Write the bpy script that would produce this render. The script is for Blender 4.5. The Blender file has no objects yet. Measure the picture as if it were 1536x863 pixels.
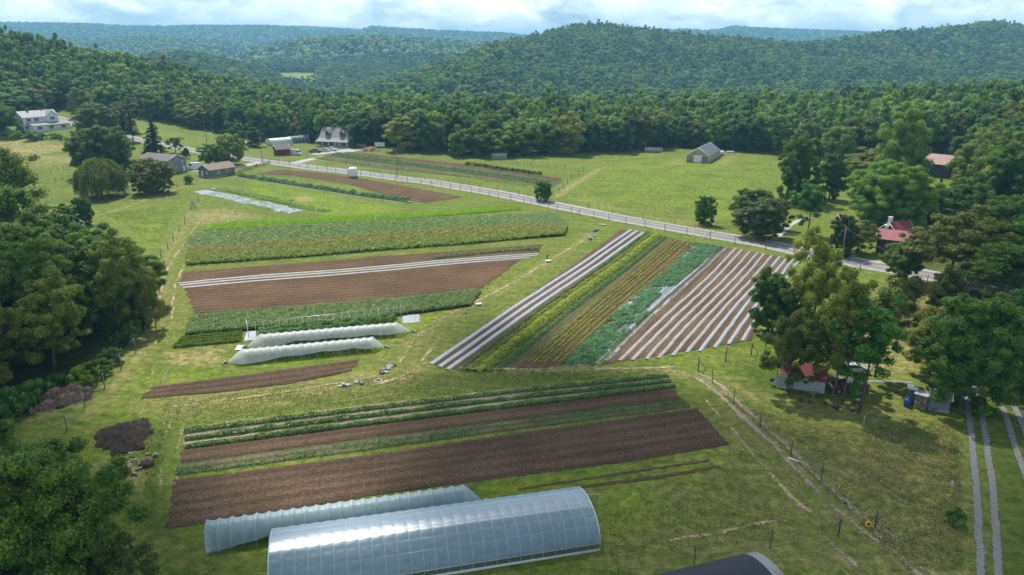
HAZE_D = .00020
EXPO = .26
import bpy, math, random
import numpy as np
from math import radians, sin, cos, pi, hypot, atan2

# ------------------------------------------------------------------ scene, camera
scene = bpy.context.scene
COL = scene.collection
rng = np.random.default_rng(7)
random.seed(7)
W0, H0, F0 = 1536., 863., 1097.
PITCH = radians(18.0); CZ = 45.0
cp_, sp_ = cos(PITCH), sin(PITCH)

def smooth(t):
    t = np.clip(t, 0., 1.); return t*t*(3-2*t)

WAVES = {}
def wavy(x, y, lam, seed, n=6):
    key = (lam, seed, n)
    if key not in WAVES:
        r = np.random.RandomState(seed); WAVES[key] = [(r.uniform(0, 2*pi), 2*pi/(lam*r.uniform(.7, 1.5)), r.uniform(0, 6.28)) for _ in range(n)]
    out = 0
    for a, k, ph in WAVES[key]:
        out = out + np.sin((x*cos(a)+y*sin(a))*k+ph)
    return out/math.sqrt(n)

def pixdir(px, py):                      # direction through a point of the photograph, scaled to y = 1
    a = (np.asarray(px, float)-768)/F0; b = (431.5-np.asarray(py, float))/F0
    dy = cp_+b*sp_; dz = -sp_+b*cp_
    return a/dy, dz/dy

def crest(pts, D):                       # skyline heights -> (u, ground height of the crest)
    px = np.array([p[0] for p in pts], float); py = np.array([p[1] for p in pts], float)
    u, e = pixdir(px, py)
    Dv = np.interp(px, [d[0] for d in D], [d[1] for d in D])
    return u, CZ+e*Dv-15, Dv

RIDGES = []
def ridge(pts, D, W, amp, lam, seed):
    u, z, d = crest(pts, D); RIDGES.append((u, z, d, W, amp, lam, seed))
ridge([(380,185),(500,158),(540,142),(600,122),(650,104),(700,86),(740,68),(765,63),(790,60),(830,48),(860,42),(900,38),(940,44),(1000,50),(1060,57),(1100,60),
       (1150,65),(1190,68),(1230,66),(1260,62),(1300,56),(1340,50),(1400,47),(1440,42),(1470,37),(1500,36),(1536,42),(1700,40),(2000,45)],
      [(400,850),(500,880),(600,980),(700,1150),(860,1500),(1000,1500),(1140,1400),(1260,1500),(1500,1600),(2000,1600)], 430, 7, 260, 1)
ridge([(-400,115),(120,108),(150,97),(200,88),(260,82),(300,85),(340,92),(400,108),(440,124),(480,140),(520,160),(560,185)], [(0,1300)], 280, 6, 240, 2)
ridge([(300,120),(340,95),(380,76),(440,63),(500,57),(560,56),(620,60),(700,66),(760,68),(820,76),(900,95),(1000,120)], [(0,2300)], 700, 14, 420, 3)
ridge([(-400,70),(0,66),(52,61),(90,58),(130,62),(170,60),(210,55),(260,58),(340,64),(400,74),(460,95),(520,120)], [(0,2900)], 700, 14, 500, 4)
ridge([(-500,42),(0,37),(60,38),(125,39),(180,42),(240,43),(300,42),(400,42),(440,44),(470,49),(500,47),(540,50),(556,43),(620,47),(700,51),(740,52),(790,56),
       (820,53),(860,52),(1030,47),(1060,50),(1100,43),(1150,46),(1240,49),(1320,52),(1400,47),(1536,45),(2000,45)], [(0,4700)], 1000, 10, 900, 5)
ridge([(-500,50),(200,44),(300,40),(460,42),(700,56),(1100,52),(2000,50)], [(0,6800)], 1300, 10, 1500, 6)

def near_z(x, y):
    w = np.maximum(y, 40.)
    u = np.clip(x/w, -1.6, 1.6)
    und = .35*wavy(x, y, 85., 11)*smooth((y-70)/60.)
    g1 = 9*smooth((-u-.27)/.33)*smooth((y-245)/120.)
    h2 = np.interp(u, [-1.2,-.7,-.62,-.56,-.47,-.40,-.30,-.2,.2,.4,.7,1.2], [36,36,28,22,15,8,2,0,0,4,12,16])*smooth((y-np.interp(u,[-.7,-.2,0,.35,.5,.8],[395,400,400,330,230,200]))/150.)
    return und+g1+h2

def zt(x, y):
    x = np.asarray(x, float); y = np.asarray(y, float)
    shp = np.broadcast(x, y).shape; x = np.broadcast_to(x, shp).ravel(); y = np.broadcast_to(y, shp).ravel()
    n = near_z(x, y)
    base = -38.
    k = smooth((y-560)/260.)
    z = n*(1-k)+base*k
    fm = y > 600
    if fm.any():
        xf, yf, zf = x[fm], y[fm], z[fm]; u = xf/yf; far = np.full_like(zf, base)
        for (ru, rz, rd, Wd, amp, lam, sd) in RIDGES:
            zc = np.interp(u, ru, rz, left=rz[0], right=rz[-1]); D = np.interp(u, ru, rd)
            q = (yf-D)/Wd
            b = np.exp(-q*q*np.where(q > 0, .5, 1.0))
            far = np.maximum(far, base+(zc-base)*b+amp*wavy(xf, yf, lam, sd)*np.clip(1-b, 0, 1)*b*2.2)
        kf = smooth((yf-600)/150.)
        z = z.copy(); z[fm] = np.maximum(zf, base*(1-kf)+far*kf)
    return z.reshape(shp)

YS1 = np.arange(25, 600, 2.0); YS2 = np.geomspace(598, 9000, 400)
def G(px, py, dz=0.):                    # ground point seen at a point of the photograph
    ux, e = pixdir(px, py)
    for ys in (YS1, YS2):
        zr = CZ+e*ys; zg = zt(ux*ys, ys)+dz; hit = zr < zg
        if hit.any(): i = int(np.argmax(hit)); break
    else: i = len(ys)-1
    a, b = ys[max(i-1, 0)], ys[i]; fa = zr[max(i-1, 0)]-zg[max(i-1, 0)]; fb = zr[i]-zg[i]
    for _ in range(4):
        m = a+(b-a)*min(.95, max(.05, fa/(fa-fb+1e-9))); fm_ = CZ+e*m-float(zt(ux*m, m))-dz
        if fm_ < 0: b, fb = m, fm_
        else: a, fa = m, fm_
    y = a+(b-a)*fa/(fa-fb+1e-9); x = float(ux*y)
    return (x, float(y), float(zt(x, y)))
def GL(pts): return [G(*p) for p in pts]
def height_at(p, py_top, px=None):       # height of a thing standing at p whose top shows at py_top
    _, e = pixdir(768, py_top); return float(CZ+e*p[1]-p[2])
def metres(p, npx):                      # width in metres of npx photo pixels at p
    dep = p[1]*cp_-(p[2]-CZ)*sp_; return npx*dep/F0

# ------------------------------------------------------------------ tagging and linking
def tag(o, label=None, cat=None, group=None, kind=None):
    if label: o['label'] = label
    if cat: o['category'] = cat
    if group: o['group'] = group
    if kind: o['kind'] = kind
    return o
def link(name, data, parent=None, loc=None, rz=0.):
    o = bpy.data.objects.new(name, data); COL.objects.link(o)
    if parent is not None: o.parent = parent
    if loc is not None: o.location = loc
    if rz: o.rotation_euler = (0, 0, rz)
    return o
def thing(name, label, cat, loc, rz=0., group=None):
    o = bpy.data.objects.new(name, None); COL.objects.link(o)
    o.location = loc; o.rotation_euler = (0, 0, rz); o.empty_display_size = .3
    return tag(o, label, cat, group)
def copy_tree(o, parent=None):
    c = o.copy(); COL.objects.link(c)
    c.parent = parent
    for ch in list(o.children): copy_tree(ch, c)
    return c

# ------------------------------------------------------------------ mesh builder
class MB:
    def __init__(s): s.v = []; s.f = []; s.n = 0; s.uv = []
    def add(s, v, f, m=0, smooth_=False):
        v = np.asarray(v, float).reshape(-1, 3); f = np.asarray(f, int)
        s.v.append(v); s.f.append((f+s.n, m, smooth_)); s.n += len(v); return s
    def box(s, c, d, rz=0., m=0):
        x, y, z = d[0]/2, d[1]/2, d[2]/2
        v = np.array([[-x,-y,-z],[x,-y,-z],[x,y,-z],[-x,y,-z],[-x,-y,z],[x,-y,z],[x,y,z],[-x,y,z]])
        if rz: ca, sa = cos(rz), sin(rz); v = v@np.array([[ca,sa,0],[-sa,ca,0],[0,0,1]])
        return s.add(v+np.array(c, float), [[0,3,2,1],[4,5,6,7],[0,1,5,4],[1,2,6,5],[2,3,7,6],[3,0,4,7]], m)
    def tube(s, pts, rad, k=6, m=0, cap=True):
        pts = np.asarray(pts, float); n = len(pts)
        if np.isscalar(rad): rad = [rad]*n
        t = np.gradient(pts, axis=0); t /= np.linalg.norm(t, axis=1)[:, None]+1e-9
        ref = np.array([0, 0, 1.]) if abs(t[0][2]) < .9 else np.array([1., 0, 0])
        ring = []
        for i in range(n):
            a = np.cross(t[i], ref); a /= np.linalg.norm(a)+1e-9; b = np.cross(t[i], a)
            an = np.linspace(0, 2*pi, k, endpoint=False)
            ring.append(pts[i]+rad[i]*(np.cos(an)[:, None]*a+np.sin(an)[:, None]*b))
        v = np.concatenate(ring)
        f = [[i*k+j, i*k+(j+1)%k, (i+1)*k+(j+1)%k, (i+1)*k+j] for i in range(n-1) for j in range(k)]
        s.add(v, f, m, True)
        if cap:
            s.f.append((np.array([[s.n-k+j for j in range(k)]]), m, False))
            s.f.append((np.array([[s.n-len(v)+j for j in range(k)][::-1]]), m, False))
        return s
    def prism(s, prof, p0, p1, m=0):     # profile in (across, up), swept from p0 to p1 (horizontal axis)
        p0 = np.array(p0, float); p1 = np.array(p1, float); d = p1-p0; d[2] = 0; d /= np.linalg.norm(d)
        nx = np.array([-d[1], d[0], 0]); prof = np.array(prof, float); k = len(prof)
        a = p0+prof[:, :1]*nx+prof[:, 1:]*np.array([0, 0, 1.]); b = p1+prof[:, :1]*nx+prof[:, 1:]*np.array([0, 0, 1.])
        s.add(np.concatenate([a, b]), [[j, (j+1)%k, k+(j+1)%k, k+j] for j in range(k)], m)
        s.f.append((np.array([list(range(s.n-2*k, s.n-k))[::-1]]), m, False)); s.f.append((np.array([list(range(s.n-k, s.n))]), m, False))
        return s
    def grid(s, P, m=0, smooth_=True, uv=None):   # P: (a, b, 3)
        a, b = P.shape[:2]
        i = np.arange(a-1)[:, None]*b+np.arange(b-1)[None, :]
        f = np.stack([i, i+1, i+b+1, i+b], -1).reshape(-1, 4)
        if uv is not None: s.uv.append((s.n, uv.reshape(-1, 2)))
        return s.add(P.reshape(-1, 3), f, m, smooth_)
    def mesh(s, name, mats):
        me = bpy.data.meshes.new(name)
        V = np.concatenate(s.v); me.vertices.add(len(V)); me.vertices.foreach_set('co', V.ravel())
        tot = sum(f.size for f, _, _ in s.f); nf = sum(len(f) for f, _, _ in s.f)
        lv = np.concatenate([f.ravel() for f, _, _ in s.f]); lt = np.concatenate([np.full(len(f), f.shape[1]) for f, _, _ in s.f])
        mi = np.concatenate([np.full(len(f), m) for f, m, _ in s.f]); sm = np.concatenate([np.full(len(f), q) for f, _, q in s.f])
        me.loops.add(tot); me.loops.foreach_set('vertex_index', lv.astype(np.int32))
        me.polygons.add(nf); me.polygons.foreach_set('loop_start', np.concatenate([[0], np.cumsum(lt)[:-1]]).astype(np.int32))
        me.polygons.foreach_set('loop_total', lt.astype(np.int32))
        me.polygons.foreach_set('material_index', mi.astype(np.int32)); me.polygons.foreach_set('use_smooth', sm.astype(bool))
        if s.uv:
            U = np.zeros((len(V), 2))
            for st, q in s.uv: U[st:st+len(q)] = q
            ul = me.uv_layers.new(name='UVMap'); ul.data.foreach_set('uv', U[lv].ravel())
        for m in (mats if isinstance(mats, (list, tuple)) else [mats]): me.materials.append(m)
        me.update(calc_edges=True)
        return me
    def obj(s, name, mats, parent=None, loc=None, rz=0.): return link(name, s.mesh(name, mats), parent, loc, rz)

def leaf_quads(P, N, size, r, aspect=.6):
    n = len(P); N = N/(np.linalg.norm(N, axis=1)[:, None]+1e-9)
    T = np.cross(N, r.normal(size=(n, 3))); T /= np.linalg.norm(T, axis=1)[:, None]+1e-9
    B = np.cross(N, T); s = (size*r.uniform(.6, 1.35, n))[:, None]
    v = np.stack([P+T*s*.5, P+B*s*.5*aspect, P-T*s*.5, P-B*s*.5*aspect], 1).reshape(-1, 3)
    return v, np.arange(n*4).reshape(n, 4)

# icosphere
def ico(sub):
    t = (1+5**.5)/2
    v = [[-1,t,0],[1,t,0],[-1,-t,0],[1,-t,0],[0,-1,t],[0,1,t],[0,-1,-t],[0,1,-t],[t,0,-1],[t,0,1],[-t,0,-1],[-t,0,1]]
    f = [[0,11,5],[0,5,1],[0,1,7],[0,7,10],[0,10,11],[1,5,9],[5,11,4],[11,10,2],[10,7,6],[7,1,8],[3,9,4],[3,4,2],[3,2,6],[3,6,8],[3,8,9],[4,9,5],[2,4,11],[6,2,10],[8,6,7],[9,8,1]]
    v = [np.array(q, float)/np.linalg.norm(q) for q in v]
    for _ in range(sub):
        c = {}; g = []
        def mid(a, b):
            k = (min(a, b), max(a, b))
            if k not in c: m = v[a]+v[b]; v.append(m/np.linalg.norm(m)); c[k] = len(v)-1
            return c[k]
        for a, b, d in f:
            x, y, z = mid(a, b), mid(b, d), mid(d, a); g += [[a,x,z],[b,y,x],[d,z,y],[x,y,z]]
        f = g
    return np.array(v), np.array(f)
ICO = [ico(0), ico(1), ico(2)]

# ------------------------------------------------------------------ materials
class NT:
    def __init__(s, tree): s.t = tree; s.t.nodes.clear()
    def __call__(s, typ, out=0, props=None, **ins):
        n = s.t.nodes.new(typ)
        for k, v in (props or {}).items(): setattr(n, k, v)
        for k, v in ins.items():
            key = k.replace('_', ' ')
            sock = n.inputs[int(k[1:])] if (k[0] == 'i' and k[1:].isdigit()) else n.inputs[key]
            if isinstance(v, bpy.types.NodeSocket): s.t.links.new(v, sock)
            elif isinstance(v, (tuple, list)) and len(v) == 3 and sock.type == 'RGBA': sock.default_value = (*v, 1)
            else: sock.default_value = v
        return n.outputs[out]
    def ramp(s, fac, stops, interp='LINEAR'):
        n = s.t.nodes.new('ShaderNodeValToRGB'); s.t.links.new(fac, n.inputs[0]); cr = n.color_ramp; cr.interpolation = interp
        while len(cr.elements) < len(stops): cr.elements.new(.5)
        for e, (p, c) in zip(cr.elements, stops): e.position = p; e.color = (*c, 1) if len(c) == 3 else c
        return n.outputs[0]
    def mix(s, f, a, b, blend='MIX'):
        n = s.t.nodes.new('ShaderNodeMix'); n.data_type = 'RGBA'; n.blend_type = blend
        for i, v in ((0, f), (6, a), (7, b)):
            if isinstance(v, bpy.types.NodeSocket): s.t.links.new(v, n.inputs[i])
            elif i == 0: n.inputs[0].default_value = v
            else: n.inputs[i].default_value = (*v, 1)
        return n.outputs[2]
    def math(s, op, a, b=0., c=0., clamp=False):
        n = s.t.nodes.new('ShaderNodeMath'); n.operation = op; n.use_clamp = clamp
        for i, v in enumerate((a, b, c)):
            if isinstance(v, bpy.types.NodeSocket): s.t.links.new(v, n.inputs[i])
            else: n.inputs[i].default_value = v
        return n.outputs[0]
    def remap(s, v, a, b, c=0., d=1.):
        n = s.t.nodes.new('ShaderNodeMapRange'); s.t.links.new(v, n.inputs[0])
        for i, q in enumerate((a, b, c, d)): n.inputs[i+1].default_value = q
        return n.outputs[0]
    def noise(s, vec, scale, detail=3., rough=.55, out=0): return s('ShaderNodeTexNoise', out, Vector=vec, Scale=scale, Detail=detail, Roughness=rough)
    def scaled(s, vec, sc): return s('ShaderNodeMapping', 0, Vector=vec, Scale=sc)
    def out(s, sh, vol=None, disp=None):
        o = s.t.nodes.new('ShaderNodeOutputMaterial')
        if sh is not None: s.t.links.new(sh, o.inputs[0])
        if vol is not None: s.t.links.new(vol, o.inputs[1])
def newmat(name):
    m = bpy.data.materials.new(name); m.use_nodes = True; return m, NT(m.node_tree)

def simple(name, col, rough=.8, spec=.3, metal=0., var=.12, scale=3., bump=0., dirt=None):
    m, N = newmat(name); tc = N('ShaderNodeTexCoord', 3)
    nz = N.noise(tc, scale, 4.); c = N.mix(N.remap(nz, .3, .7), tuple(q*(1-var) for q in col), tuple(min(1, q*(1+var)) for q in col))
    if dirt: c = N.mix(N.remap(N.noise(tc, scale*.4, 5.), .52, .68, 0, .7), c, dirt)
    kw = dict(Base_Color=c, Roughness=rough, Metallic=metal, Specular_IOR_Level=spec)
    if bump: kw['Normal'] = N('ShaderNodeBump', 0, Height=N.noise(tc, scale*6, 4.), Strength=bump, Distance=.05)
    N.out(N('ShaderNodeBsdfPrincipled', 0, **kw)); return m

def leafmat(name, c_dark, c_mid, c_light, scale=.5, trans=.35, rnd=.5, far=False):
    """foliage: per-tree colour, clump-sized and leaf-sized variation of the leaves' own colour"""
    m, N = newmat(name); tc = N('ShaderNodeTexCoord', 3)
    oi = N.t.nodes.new('ShaderNodeObjectInfo')
    n1 = N.noise(tc, scale, 3., .6); n2 = N('ShaderNodeNewGeometry', 8)
    f = N.math('ADD', N.math('MULTIPLY', n1, .8), N.math('MULTIPLY', n2, .38))
    f = N.math('ADD', f, N.math('MULTIPLY', N.math('SUBTRACT', oi.outputs['Random'], .5), rnd))
    c = N.ramp(f, [(.35, c_dark), (.6, c_mid), (.9, c_light)])
    hs = N('ShaderNodeHueSaturation', 0, Hue=N.math('ADD', .5, N.math('MULTIPLY', N.math('SUBTRACT', N.math('FRACT', N.math('MULTIPLY', oi.outputs['Random'], 17.3)), .5), .05)),
           Value=N.math('ADD', .82, N.math('MULTIPLY', N.math('FRACT', N.math('MULTIPLY', oi.outputs['Random'], 7.7)), .4)), Color=c)
    if far:
        ln = N.noise(oi.outputs['Location'], .0065, 4., .6); hs = N.mix(N.remap(ln, .40, .62, 0, .75), hs, N.mix(.5, hs, (.13, .22, .030))); hs = N.mix(N.remap(ln, .30, .42, .6, 0), hs, N.mix(.6, hs, (.025, .075, .03)))
        hs = N.mix(N.math('MULTIPLY', N.math('GREATER_THAN', N.math('FRACT', N.math('MULTIPLY', oi.outputs['Random'], 31.7)), .965), .7), hs, (.15, .13, .09))
    d = N('ShaderNodeBsdfPrincipled', 0, Base_Color=hs, Roughness=.55, Specular_IOR_Level=.25)
    t = N('ShaderNodeBsdfTranslucent', 0, Color=N.mix(.5, hs, (c_light[0]*1.5, c_light[1]*1.5, c_light[2])))
    N.out(N('ShaderNodeMixShader', 0, Fac=trans, i1=d, i2=t)); return m

M = {}
M['leaf'] = leafmat('leaves_green', (.020,.074,.012), (.060,.160,.016), (.20,.32,.030), .5, .36)
M['leaf_near'] = leafmat('leaves_deep_green', (.021,.070,.011), (.058,.152,.014), (.20,.32,.028), .6, .36, .2)
M['leaf_olive'] = leafmat('leaves_olive', (.055,.082,.012), (.125,.170,.020), (.24,.285,.036), .6, .32)
M['leaf_light'] = leafmat('leaves_light_green', (.065,.115,.015), (.135,.205,.024), (.25,.32,.04), .6, .35)
M['leaf_dark'] = leafmat('needles_dark_green', (.016,.045,.012), (.036,.080,.018), (.085,.14,.03), .6, .2)
M['leaf_far'] = leafmat('forest_leaves', (.020,.078,.014), (.075,.180,.024), (.23,.35,.045), .35, .3, 1.0, True)
M['bark'] = simple('bark', (.11,.095,.08), .9, .2, var=.3, scale=4., bump=.4)
M['bark_pale'] = simple('pale_bark', (.30,.28,.24), .9, .2, var=.3, scale=4., bump=.4)
# ------------------------------------------------------------------ tree meshes
def crown_mb(seed, H, R, zlo, nclump, nleaf, lsize, core=1, squash=1., jag=.25, top=.5, inner=.25, rcs=(.18, .34), co=.5):
    """broadleaf crown: leaf clumps spread through an uneven volume between zlo and H"""
    r = np.random.default_rng(seed); mb = MB()
    hz = (H-zlo)/2; cz = zlo+hz*(.92)
    d = r.normal(size=(nclump, 3)); d[:, 2] += top*.5; d /= np.linalg.norm(d, axis=1)[:, None]
    lob = 1+jag*np.sin(d[:, 0]*3.1+seed)*np.cos(d[:, 1]*2.7+seed*2)+jag*.5*r.normal(size=nclump)
    rad = np.where(r.random(nclump) < inner, r.uniform(.25, .6, nclump), r.uniform(.68, .92, nclump))*np.clip(lob, .6, 1.3)
    zn = np.clip(-d[:, 2], 0, .97); sh = np.sqrt((1-zn**3.5)/(1-zn**2))*(1-.12*zn)
    C = np.stack([d[:, 0]*rad*R*sh, d[:, 1]*rad*R*sh, cz+d[:, 2]*rad*hz], 1)
    rc = R*r.uniform(rcs[0], rcs[1], nclump)
    iv, if_ = ICO[core]
    ctr = np.array([0, 0, cz-.2*hz])
    for i in range(nclump):
        o = C[i]-ctr; o /= np.linalg.norm(o)+1e-6
        cv = iv*(1+.22*r.normal(size=(len(iv), 1)))*rc[i]*.62*np.array([1, 1, .85])+C[i]
        mb.add(cv, if_, 0, False)
        k = int(nleaf*(rc[i]/(R*.26))**2)
        q = o*.55+r.normal(size=(k, 3))*.75; q /= np.linalg.norm(q, axis=1)[:, None]
        P = C[i]+q*rc[i]*r.uniform(.6, 1.15, (k, 1))*np.array([1, 1, .82*squash])
        Nn = q+np.array([0, 0, .3])+co*r.normal(size=(k, 3))
        v, f = leaf_quads(P, Nn, lsize, r, .75); mb.add(v, f, 0)
    return mb
def trunk_mb(seed, H, r0, zfork, R, limbs=5, lean=.06, k=7):
    r = np.random.default_rng(seed+99); mb = MB()
    n = 6; zz = np.linspace(0, H*.86, n); off = np.cumsum(r.normal(size=(n, 2))*lean*H/n, 0); off[0] = 0
    pts = np.column_stack([off, zz]); pts[0, 2] = -.4
    mb.tube(pts, [r0*(1.25-.0*i) if i == 0 else r0*(1-.85*i/(n-1)) for i in range(n)], k)
    for i in range(limbs):
        t = r.uniform(zfork/H, .72); z = t*H; j = min(int(t/.86*(n-1)), n-2); base = pts[j]+(pts[j+1]-pts[j])*((z-pts[j, 2])/(pts[j+1, 2]-pts[j, 2]))
        a = r.uniform(0, 6.28); L = R*r.uniform(.5, .85)
        e = base+np.array([cos(a)*L, sin(a)*L, L*r.uniform(.5, 1.1)]); m_ = (base+e)/2+np.array([0, 0, -.08*L])
        mb.tube([base, m_, e], [r0*.42*(1-t*.5), r0*.25*(1-t*.5), .03], 5)
    return mb
def conifer_mb(seed, H, R, zlo, tiers, nleaf, lsize, droop=.25, gap=.0):
    r = np.random.default_rng(seed); mb = MB()
    for i in range(tiers):
        t = i/(tiers-1); z = zlo+(H-zlo)*t; rr = R*(1-t)**.8*r.uniform(.8, 1.1)+.15
        nb = max(4, int(9*(1-t)+3))
        for b in range(nb):
            a = r.uniform(0, 6.28); L = rr*r.uniform(.75, 1.1)
            if r.random() < gap: continue
            k = int(nleaf*(L/R+.15)); s = r.random(k)**.7
            P = np.stack([np.cos(a)*L*s, np.sin(a)*L*s, z-droop*L*s*s+0*s], 1)+r.normal(size=(k, 3))*np.array([.12, .12, .07])*(.4+rr*.35)
            v, f = leaf_quads(P, np.array([cos(a)*.3, sin(a)*.3, 1])+.5*r.normal(size=(k, 3)), lsize, r, .5); mb.add(v, f)
    k = int(tiers*25)
    t = r.random(k); P = np.stack([r.normal(size=k)*.1*R*(1-t), r.normal(size=k)*.1*R*(1-t), zlo+(H-zlo)*t], 1)
    v, f = leaf_quads(P, r.normal(size=(k, 3)), lsize*1.5, r); mb.add(v, f)
    return mb
def willow_mb(seed, H, R, strands, n):
    r = np.random.default_rng(seed); mb = MB()
    for i in range(strands):
        a = r.uniform(0, 6.28); rr = R*r.random()**.5*.92; z0 = H*(1-.33*(rr/R)**2)*r.uniform(.9, 1.); L = (z0-.4)*r.uniform(.6, 1.)
        if rr < R*.6: L *= .45
        s = r.random(n); ro = rr+R*.14*np.sin(s*1.5)
        ro = ro*(1+.14*sin(a*3+1)+.08*sin(a*7)); z0 = z0*(1+.06*sin(a*4)); P = np.stack([np.cos(a)*ro, np.sin(a)*ro, z0-L*s], 1)+r.normal(size=(n, 3))*np.array([.18, .18, .12])
        Nn = np.stack([np.full(n, cos(a)), np.full(n, sin(a)), np.full(n, .5)], 1)+.6*r.normal(size=(n, 3))
        v, f = leaf_quads(P, Nn, .5, r, .35)
        mb.add(v, f)
    for i in range(14):
        d = r.normal(size=3); d[2] = abs(d[2])*.6; d /= np.linalg.norm(d)
        mb.add(ICO[1][0]*R*.36*(1+.2*r.normal(size=(len(ICO[1][0]), 1)))+d*R*.4+np.array([0, 0, H*.42]), ICO[1][1], 0)
    return mb

PROTO = {}   # kind -> list of (crown mesh, trunk mesh, nominal H, nominal R)
def proto(key, crown, trunk, H, R, lm, bm='bark'):
    PROTO.setdefault(key, []).append((crown.mesh('crown', M[lm]), trunk.mesh('trunk', M[bm]), H, R))
for i in range(4):
    proto('wood', crown_mb(20+i, 18, 5.6, .8, 66, 110, .58, 1, jag=.3), trunk_mb(i, 18, .32, 5, 5, 4, k=5), 18, 5.6, 'leaf')
for i in range(3):
    proto('near', crown_mb(40+i, 16, 5.4, .5, 260, 620, .26, 1, jag=.36, rcs=(.11, .22), co=.35), trunk_mb(i, 16, .30, 4, 5, 6), 16, 5.4, 'leaf_near')
proto('near_olive', crown_mb(51, 16, 5.2, 2.0, 150, 420, .28, 0, rcs=(.11,.24), jag=.4, inner=.3), trunk_mb(5, 16, .28, 4, 5, 8), 16, 5.2, 'leaf_olive')
proto('near_olive', crown_mb(52, 16, 5.0, 1.5, 150, 420, .28, 0, rcs=(.11,.24), jag=.4, inner=.3), trunk_mb(6, 16, .28, 4, 5, 8), 16, 5.0, 'leaf_olive')
proto('near_light', crown_mb(54, 16, 5.6, .4, 170, 420, .3, 1, jag=.3, rcs=(.13, .26), co=.35), trunk_mb(7, 16, .32, 4, 5, 5), 16, 5.6, 'leaf_light')
proto('near_light', crown_mb(55, 16, 5.6, .4, 160, 420, .3, 1, jag=.36, rcs=(.13, .26), co=.35), trunk_mb(8, 16, .32, 4, 5, 5), 16, 5.6, 'leaf_light')
proto('maple', crown_mb(60, 17, 8.2, .5, 620, 1500, .22, 1, jag=.30, top=.6, inner=.1, rcs=(.075, .15), co=.32), trunk_mb(9, 17, .5, 4, 7, 6), 17, 8.2, 'leaf_near')
proto('sparse', crown_mb(70, 14, 4.6, 1.5, 50, 130, .34, 0, jag=.5, inner=.4), trunk_mb(12, 14, .22, 3, 4.4, 12), 14, 4.6, 'leaf_olive')
proto('sparse', crown_mb(71, 14, 4.6, 3.5, 46, 120, .34, 0, jag=.5, inner=.4), trunk_mb(13, 14, .22, 3, 4.4, 12), 14, 4.6, 'leaf_olive')
proto('slender', crown_mb(75, 18, 3.2, 4.0, 70, 120, .3, 0, jag=.5, inner=.45), trunk_mb(15, 18, .17, 6, 3, 10), 18, 3.2, 'leaf_olive')
proto('slender', crown_mb(76, 18, 3.0, 5.0, 60, 130, .3, 0, jag=.55, inner=.45), trunk_mb(16, 18, .16, 6, 3, 10), 18, 3.0, 'leaf_olive')
proto('conifer', conifer_mb(80, 14, 3.8, .5, 20, 150, .5, .25), trunk_mb(20, 14, .22, 10, 1, 0), 14, 3.8, 'leaf_dark')
proto('pine', conifer_mb(81, 16, 2.6, 4.5, 13, 90, .55, .2, .1), trunk_mb(21, 17, .22, 12, 1, 0), 16, 2.6, 'leaf_dark')
proto('willow', willow_mb(85, 10, 6.5, 900, 44), trunk_mb(22, 9, .35, 2, 4, 5), 10, 6.5, 'leaf_olive')
proto('bush', crown_mb(90, 3, 2.2, .0, 30, 70, .3, 1, jag=.2), trunk_mb(23, 2.5, .08, .3, 1.4, 4), 3, 2.2, 'leaf')

def tree(kind, px, py, top, width, label, idx=0, group=None, cat='tree', name=None, rz=None, p=None, leaf=None):
    p = p or G(px, py)
    cm, tm, H, R = PROTO[kind][idx % len(PROTO[kind])]
    h = height_at(p, top) if top is not None else H; w = metres(p, width) if width is not None else 2*R
    e = thing(name or {'conifer':'spruce_tree','pine':'pine_tree','willow':'willow_tree','bush':'shrub','maple':'maple_tree'}.get(kind, 'tree'), label, cat, p, rz if rz is not None else random.uniform(0, 6.28), group)
    e.scale = (w/(2*R), w/(2*R), h/H)
    c = link('crown', cm, e); link('trunk', tm, e)
    if leaf:
        c.material_slots[0].link = 'OBJECT'; c.material_slots[0].material = M[leaf]
    return e

# forest stuff: instanced crowns on points, one object per wood
def far_crown(seed, lod):
    r = np.random.default_rng(seed)
    if lod == 0: return crown_mb(seed, 15, 6.6, 0.5, 24, 40, .95, 1, jag=.22, top=.8)
    mb = MB()
    for i in range(7):
        d = r.normal(size=3); d[2] = abs(d[2])*.8; d /= np.linalg.norm(d)
        iv, f = ICO[1]; mb.add(iv*(1+.2*r.normal(size=(len(iv), 1)))*r.uniform(2.6, 3.8)+d*np.array([3.6, 3.6, 3.8])+np.array([0, 0, 8.5]), f, 0)
    return mb
FAR = [[far_crown(300+i, 0).mesh('foliage', M['leaf_far']) for i in range(4)], [far_crown(320+i, 1).mesh('foliage', M['leaf_far']) for i in range(4)]]

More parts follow.
